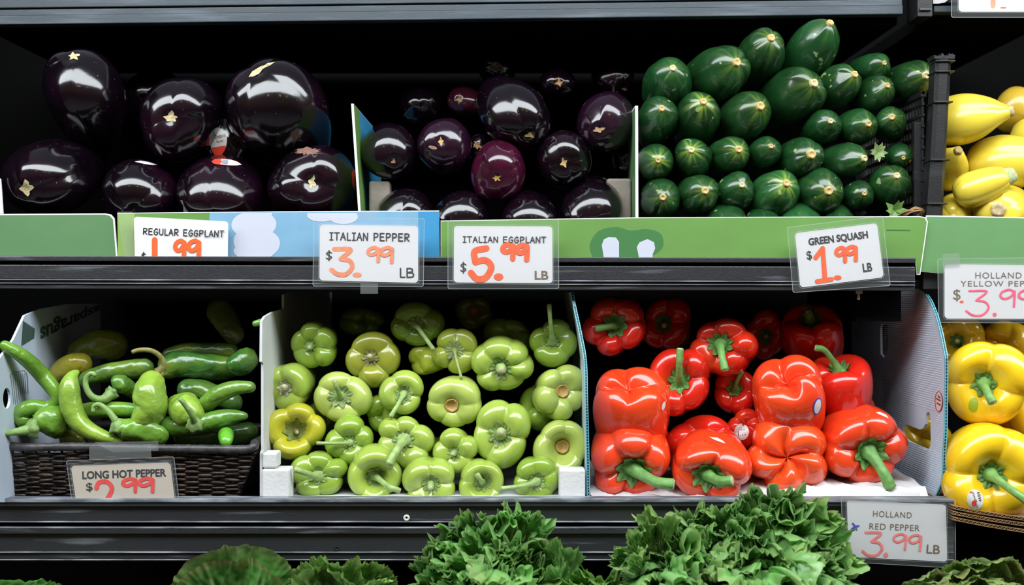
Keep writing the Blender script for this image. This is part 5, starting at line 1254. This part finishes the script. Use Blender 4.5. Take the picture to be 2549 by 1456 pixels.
# 5 holland yellow pepper
Y5 = .012
s5 = sign('price_sign', 'price sign reading HOLLAND YELLOW PEPPER 3.99 above the yellow peppers', [(2351, 657), (2640, 661), (2640, 794), (2351, 793)], Y5, [(2334, 645), (2660, 640), (2660, 804), (2337, 803)])
f5 = lambda a, b: P(a, b, Y5-.0004)
font_text('HOLLAND', (2428, 693), (2543, 693), 15, f5, 'product_name', INKB, s5, spacing=1.15)
font_text('YELLOW PEPPER', (2391, 713), (2596, 713), 14, f5, 'product_name', INKB, s5, spacing=1.15)
font_text('$', (2373, 750), (2391, 750), 30, f5, 'dollar_sign', INKB, s5)
marker([('3', 2404, 786, 58, 62)], 5, Y5-.0005, 'handwritten_price', PINK, s5); dot((2476, 783), 5, 5, Y5-.0005, 'decimal_point', PINK, s5); dot((2394, 751), 5, 3, Y5-.0005, 'ink_blot', ORANGE, s5)
marker([('9', 2490, 763, 38, 42), ('9', 2536, 763, 38, 42)], 5.5, Y5-.0005, 'handwritten_cents', PINK, s5)
tape(s5, [(2346, 632), (2388, 630), (2390, 662), (2346, 664)], Y5-.0024)
# 6 long hot pepper
Y6 = -.055
s6 = sign('price_sign', 'cream price sign reading LONG HOT PEPPER 2.99 taped to the basket', [(176, 1160), (424, 1151), (436, 1252), (190, 1252)], Y6, [(165, 1147), (433, 1137), (447, 1255), (180, 1255)], cardmat=CREAM)
f6 = lambda a, b: P(a, b, Y6-.0004)
font_text('LONG HOT PEPPER', (205, 1193), (414, 1186), 20, f6, 'product_name', INK, s6, bold=.03)
font_text('$', (215, 1225), (231, 1224), 23, f6, 'dollar_sign', INK, s6, bold=.015)
marker([('2', 240, 1241, 42, 42)], 11, Y6-.0005, 'handwritten_price', REDM, s6)
marker([('9', 306, 1224, 34, 32, -.03), ('9', 347, 1224, 36, 33, -.03)], 9, Y6-.0005, 'handwritten_cents', REDM, s6)
tape(s6, [(222, 1112), (375, 1106), (377, 1140), (222, 1146)], Y6-.003); tape(s6, [(235, 1100), (394, 1098), (394, 1122), (280, 1126)], Y6-.002)
# 7 holland red pepper
Y7 = -.066
s7 = sign('price_sign', 'price sign reading HOLLAND RED PEPPER 3.99 LB behind the lettuce', [(2108, 1245), (2355, 1256), (2358, 1398), (2112, 1386)], Y7, [(2094, 1236), (2378, 1243), (2379, 1414), (2100, 1398)], r=8)
f7 = lambda a, b: P(a, b, Y7-.0004)
font_text('HOLLAND', (2173, 1286), (2269, 1290), 15, f7, 'product_name', INKB, s7, spacing=1.15)
font_text('RED PEPPER', (2164, 1317), (2289, 1322), 15, f7, 'product_name', INKB, s7, spacing=1.12)
marker([('3', 2146, 1383, 50, 58, .03)], 6.5, Y7-.0005, 'handwritten_price', SALMON, s7); dot((2205, 1381), 6, 6, Y7-.0006, 'decimal_point', SALMON, s7)
marker([('9', 2223, 1366, 33, 38, .05), ('9', 2262, 1368, 31, 38, .05)], 5.5, Y7-.0006, 'handwritten_cents', SALMON, s7)
font_text('LB', (2306, 1377), (2339, 1379), 22, f7, 'unit', INKB, s7, bold=.01)
stroke_vf([[(2123, 1303), (2129, 1311), (2118, 1320)], [(2120, 1317), (2129, 1310), (2137, 1309)], [(2129, 1311), (2132, 1318)]], 4.5, lambda a, b: P(a, b, Y7-.0006)).build('blue_scribble', BLUEINK, s7)
tape(s7, [(2092, 1224), (2290, 1226), (2290, 1248), (2092, 1242)], Y7-.0024)
# clip for the sign and droplets
g = random.Random(2)
for k in range(14):
    px, py = g.uniform(2180, 2350), g.uniform(1262, 1385); r = LEN(g.uniform(1.5, 4.0)); c = P(px, py, Y7-.002)
    V = []; n = 10
    for a in (0, .5, .85, 1):
        for j in range(n): V.append((c.x+r*a*math.cos(2*math.pi*j/n), c.y-r*.35*math.sqrt(1-a*a), c.z+r*a*math.sin(2*math.pi*j/n)))
    F = grid_faces(4, n)
    mesh('water_drop', V, F, SLEEVE, s7)
# 8 top right sign
Y8 = .10
s8 = sign('price_sign', 'price sign cut off by the top of the frame, red marks', [(2388, -110), (2640, -110), (2640, 29), (2386, 29)], Y8, [(2370, -120), (2660, -120), (2660, 43), (2368, 43)])
stroke_vf([[(2473, -60), (2472, 14)]], 12, lambda a, b: P(a, b, Y8-.0005)).build('handwritten_price', PALEOR, s8)
stroke_vf([[(2492, 19), (2503, 19)]], 3, lambda a, b: P(a, b, Y8-.0005)).build('decimal_point', ORANGE, s8)
o = mesh('torn_label', [P(x, y, YT-.003)[:] for x, y in ((2322, -30), (2366, -30), (2364, -3), (2352, 6), (2336, 9), (2323, 9))], [(0, 1, 2, 3, 4, 5)], PAPER, None, False); tag(o, 'torn white paper label on the top right rail', 'label')
# crumpled bits of cling wrap
o = flat('plastic_wrap', [[(448, 498), (490, 503), (497, 515), (497, 530), (457, 530), (456, 512)]], .034, .0003, TAPE); tag(o, 'clear plastic scrap poking over the blue box front', 'plastic')
o = flat('plastic_wrap', [[(-10, 440), (2, 445), (5, 480), (8, 532), (-10, 532)]], .03, .002, PAPER); tag(o, 'white scrap at the far left edge beside the first eggplant', 'plastic')

# ------------------------------------------------------------------ lettuce
def leaf_mat(name):
    m = bpy.data.materials.new(name); nt, b = nodes_of(m); N, Lk = nt.nodes, nt.links
    at = N.new('ShaderNodeAttribute'); at.attribute_name = 'col'
    Lk.new(at.outputs['Color'], b.inputs['Base Color']); b.inputs['Roughness'].default_value = 0.30; b.inputs['Specular IOR Level'].default_value = 0.7
    tc = N.new('ShaderNodeTexCoord'); nz = N.new('ShaderNodeTexVoronoi'); nz.feature = 'SMOOTH_F1'; nz.inputs['Scale'].default_value = 95; Lk.new(tc.outputs['Object'], nz.inputs['Vector'])
    bp = N.new('ShaderNodeBump'); bp.inputs['Strength'].default_value = 0.6; bp.inputs['Distance'].default_value = 0.003; Lk.new(nz.outputs['Distance'], bp.inputs['Height']); Lk.new(bp.outputs[0], b.inputs['Normal'])
    tr = N.new('ShaderNodeBsdfTranslucent'); Lk.new(at.outputs['Color'], tr.inputs[0]); mx = N.new('ShaderNodeMixShader'); mx.inputs[0].default_value = 0.34
    out = N['Material Output']; Lk.new(b.outputs[0], mx.inputs[1]); Lk.new(tr.outputs[0], mx.inputs[2]); Lk.new(mx.outputs[0], out.inputs[0]); return m
LEAF = leaf_mat('lettuce_leaf')
def leaf(root, base, tip, nrm, spread, frill, k, seed, c_in, c_out, c_edge, jag=0.10, curl=0.18, cup=0.15, nu=150, nv=26, name='leaf', narrow=1.0, vein=0.5, quilt=0.004):
    rg = np.random.RandomState(seed); base = np.array(base); tip = np.array(tip); d = tip-base; L_ = np.linalg.norm(d); T = d/L_
    Nn = np.array(nrm, dtype=float); Nn -= T*np.dot(Nn, T); Nn /= np.linalg.norm(Nn); B = np.cross(T, Nn)
    u = np.linspace(-1, 1, nu); v = np.linspace(0.04, 1, nv)
    U, Vv = np.meshgrid(u, v)
    ph = rg.uniform(0, 6.28, 8)
    phi = k*np.pi*(U+0.10*np.sin(3*U+ph[0])+0.06*np.sin(7*U+ph[1]))
    edge = (1-0.22*U**2)*(1+jag*Vv**6*(0.5*np.abs(np.sin(phi*1.7+ph[2]))**3+0.5*np.abs(np.sin(phi*2.9+ph[3]))**3+0.3*np.sin(phi*0.7+ph[4]))+0.035*min(1, frill/.12)*(Vv > 0.97)*np.abs(np.sin(phi*6.3+ph[2]))**2)
    rho = Vv*L_*edge; al = U*spread*(0.35+0.65*Vv**0.8)
    sm = np.clip((Vv-0.45)/0.55, 0, 1); beta = curl*4.0*sm*sm*(1+0.35*np.sin(2.1*U*np.pi+ph[5]))
    amp = frill*L_*np.clip((Vv-0.40)/0.60, 0, 1)**1.5*(0.6+0.4*np.sin(phi*0.37+ph[5]))
    r1 = rho-np.clip(rho-0.55*L_, 0, None)*(1-np.sinc(np.minimum(beta, 3)/np.pi)); zb = np.clip(rho-0.55*L_, 0, None)*np.sin(np.minimum(beta, 2.6)/1.6)
    fine = np.clip((Vv-0.72)/0.28, 0, 1)**1.3
    nrm_d = amp*np.sin(phi)+0.36*amp*np.sin(2.6*phi+ph[6])+0.040*(frill/.15)*L_*fine*np.sin(5.3*phi+2*np.sin(phi+ph[0]))+0.02*(frill/.15)*L_*fine*np.sin(9.1*phi+ph[1])
    X = (r1-np.sin(beta)*nrm_d)*np.sin(al)*narrow+0.85*amp*np.sin(2*phi+0.4)*np.cos(al)
    Yy = (r1-np.sin(beta)*nrm_d)*np.cos(al)+0.25*amp*np.cos(phi*1.3+ph[7])
    Z = zb+np.cos(beta)*nrm_d-cup*L_*U**2*Vv
    Z += quilt*np.sin(U*23+ph[1])*np.sin(Vv*19+ph[2])*(1-Vv**3)
    rib = np.exp(-(U/0.05)**2); Z += 0.012*L_*rib
    W = base+X[..., None]*B+Yy[..., None]*T+Z[..., None]*Nn
    V = W.reshape(-1, 3); o = mesh(name, V, grid_faces(nv, nu, False), LEAF, root)
    side = np.clip(1-np.abs(np.sin((np.abs(U)*7-Vv*7)))*6, 0, 1)*vein*(1-rib)*np.clip(1.25-Vv, 0, 1)
    a = np.clip((Vv-0.15)/0.55, 0, 1)[..., None]; colr = np.array(c_in)*(1-a)+np.array(c_out)*a
    mott = 0.5+0.5*np.sin(11*U+4*np.sin(6*Vv+ph[5])+ph[6])*np.sin(13*Vv+3*np.sin(5*U+ph[7])); colr = colr*(1+0.35*mott[..., None])+np.array((.06, .05, .05))*(mott**2)[..., None]
    colr = colr*(0.88+0.2*np.sin(5*U+3*Vv+ph[3])[..., None]*np.sin(9*Vv+ph[4])[..., None])
    e2 = np.clip((Vv-0.88)/0.12, 0, 1)[..., None]*0.8; colr = colr*(1-e2)+np.array(c_edge)*e2
    vn = np.clip(rib*0.9*np.clip(1.4-Vv, 0, 1)+side, 0, 1)[..., None]*0.75; colr = colr*(1-vn)+np.array((.42, .60, .22))*vn
    at = o.data.color_attributes.new('col', 'FLOAT_COLOR', 'POINT')
    buf = np.concatenate([colr.reshape(-1, 3), np.ones((nu*nv, 1))], 1).astype(np.float32); at.data.foreach_set('color', buf.ravel())
    return o
LG = 'lettuce heads along the bottom'
def head(name, label, hub, tips, spread=0.75, frill=0.10, k=6, seed=0, ci=(.36, .52, .17), co=(.085, .27, .04), ce=(.30, .50, .13), reach=0.55, **kw):
    """hub: px, py, Y of the heart; tips: (px, py, Y, scale) of every leaf's outer edge"""
    H = P(*hub); root = empty(name, H-Vector((0, 0, .02)), label, 'lettuce', LG); g = random.Random(seed)
    for i, (px, py, Y, ln) in enumerate(tips):
        T = P(px, py, Y); d = T-H
        b = T-d.normalized()*ln+Vector((0, 0.015, -0.01))
        out = Vector((d.x*2.2+g.uniform(-.5, .5), -0.9, g.uniform(-.1, .35)))
        f = g.uniform(.8, 1.25); c = tuple(x*f for x in co)
        leaf(root, b[:], T[:], out[:], spread*g.uniform(.85, 1.2), frill*g.uniform(.8, 1.2), k*g.uniform(.8, 1.2), seed*100+i, ci, c, tuple(min(.6, x*g.uniform(.85, 1.1)) for x in ce), **kw)
    return root
def ring_tips(cx, cy, rx, ry, rows, Yb, Yf, ln, seed, a0=200, a1=340):
    """leaf edges filling a dome from its rim (back) down to the front"""
    g = random.Random(seed); out = []
    for i, n in enumerate(rows):
        q = 1-i/len(rows)*0.85; Y = Yb+(Yf-Yb)*(i/max(1, len(rows)-1))
        for j in range(n):
            a = math.radians(a0+(a1-a0)*(j+0.5+g.uniform(-.25, .25))/n)
            out.append((cx+rx*q*math.cos(a), cy+ry*q*math.sin(a)+g.uniform(-8, 8), Y+g.uniform(-.01, .01), ln*g.uniform(.8, 1.15)))
    return out
# leaf edges follow the heap's outline at the back and come down and forward row by row
def heap(cont, step, rows, dy, Yb, Yf, ln, seed, ymax=1500):
    g = random.Random(seed); out = []; xs = [c[0] for c in cont]
    for i in range(rows):
        n = int((xs[-1]-xs[0]-i*20)/step)
        for j in range(n):
            x = xs[0]+i*10+(j+0.5+g.uniform(-.28, .28))*(xs[-1]-xs[0]-i*20)/n
            y = np.interp(x, xs, [c[1] for c in cont])+i*dy+g.uniform(-.25, .25)*dy
            if y < ymax: out.append((x, y, Yb+(Yf-Yb)*i/max(1, rows-1)+g.uniform(-.012, .012), ln*g.uniform(.8, 1.15)))
    return out
tips = heap([(1525, 1410), (1550, 1315), (1600, 1262), (1650, 1270), (1700, 1290), (1760, 1262), (1800, 1245), (1860, 1222), (1940, 1196), (2020, 1236), (2080, 1280), (2125, 1325), (2150, 1395)], 66, 5, 46, -.10, -.215, .085, 1)
head('leaf_lettuce', 'largest frilly green leaf lettuce in front of the red peppers', (1850, 1560, -.12), tips, spread=.72, frill=.17, k=4.6, seed=1, jag=.10, curl=.30, co=(.16, .40, .10), ce=(.36, .56, .20))
tips = heap([(990, 1430), (1040, 1365), (1080, 1335), (1130, 1295), (1160, 1270), (1230, 1255), (1300, 1262), (1340, 1285), (1370, 1350), (1400, 1370), (1430, 1440)], 62, 5, 46, -.10, -.205, .085, 2)
head('leaf_lettuce', 'frilly green leaf lettuce peaking under the pale green peppers', (1220, 1560, -.12), tips, spread=.75, frill=.15, k=4.2, seed=2, jag=.10, curl=.28, co=(.17, .42, .10), ce=(.36, .56, .20))
head('leaf_lettuce', 'tall single lettuce tuft rising at the left of the largest head', (1680, 1500, -.15), [(1628, 1256, -.155, .075), (1600, 1290, -.16, .06), (1560, 1315, -.17, .06), (1560, 1370, -.19, .06)], spread=.42, frill=.09, k=2.6, seed=31, co=(.20, .42, .10), ce=(.42, .60, .22), jag=.12, curl=.2)
head('leaf_lettuce', 'curled lettuce tongue right of the peaked head', (1410, 1540, -.15), [(1398, 1342, -.155, .08), (1375, 1400, -.17, .06)], spread=.35, frill=.06, k=2, seed=32, co=(.16, .38, .10), jag=.05, curl=.12)
# spikes rising on their own
head('leaf_lettuce', 'yellow-green lettuce tufts between the two big heads', (1470, 1530, -.15), [(1420, 1435, -.16, .06), (1480, 1418, -.16, .06), (1525, 1425, -.17, .06), (1450, 1450, -.19, .05), (1560, 1452, -.18, .05)], spread=.8, frill=.14, k=4, seed=3, co=(.16, .36, .05))
head('leaf_lettuce', 'pale flat-leaved lettuce left of the peaked head', (830, 1560, -.13), [(775, 1395, -.14, .10), (835, 1385, -.15, .10), (890, 1388, -.15, .09), (950, 1398, -.14, .08), (745, 1420, -.16, .08), (870, 1430, -.19, .07), (935, 1435, -.19, .06)], spread=.6, frill=.06, k=3, seed=4, ci=(.34, .50, .18), co=(.17, .36, .08), jag=.06, curl=.1)
head('romaine_lettuce', 'broad smooth dark lettuce leaf with pale veins and worn edge', (585, 1600, -.12), [(588, 1350, -.13, .15), (505, 1398, -.145, .11), (660, 1398, -.14, .11)], spread=.66, frill=.012, k=2.2, seed=5, ci=(.20, .42, .08), co=(.10, .31, .055), ce=(.33, .36, .12), jag=.02, curl=.06, cup=.05, vein=1.0, quilt=.002, nu=240, nv=90)
head('romaine_lettuce', 'green lettuce edge at the far lower left corner', (60, 1580, -.12), [(60, 1428, -.14, .09), (130, 1440, -.15, .08), (-20, 1436, -.15, .08)], spread=.9, frill=.04, k=3, seed=6, co=(.10, .32, .05), ce=(.22, .40, .10), jag=.02)
tips = [(2240, 1432, -.15, .07), (2300, 1425, -.16, .07), (2345, 1402, -.15, .07), (2395, 1378, -.14, .08), (2450, 1372, -.14, .08), (2500, 1368, -.14, .08), (2550, 1395, -.14, .07), (2380, 1425, -.18, .06), (2440, 1415, -.18, .06), (2510, 1425, -.18, .06), (2290, 1450, -.19, .05)]
rt = empty('oak_leaf_lettuce', P(2400, 1500, -.13), 'brown-tinged smooth lettuce at the lower right corner', 'lettuce', LG)
gg = random.Random(7); H = P(2400, 1560, -.12)
for i, (px, py, Y, ln) in enumerate(tips):
    T = P(px, py, Y); d = T-H; b = T-d.normalized()*ln+Vector((0, .01, -.01))
    co = [(.10, .20, .03), (.30, .46, .16), (.13, .12, .03), (.12, .26, .03)][i % 4]
    leaf(rt, b[:], T[:], (d.x*2, -.9, .1*gg.uniform(-1, 1)), .75, .045, 2.4, 700+i, (.34, .48, .18), co, (.34, .42, .14), jag=.02, curl=.22)
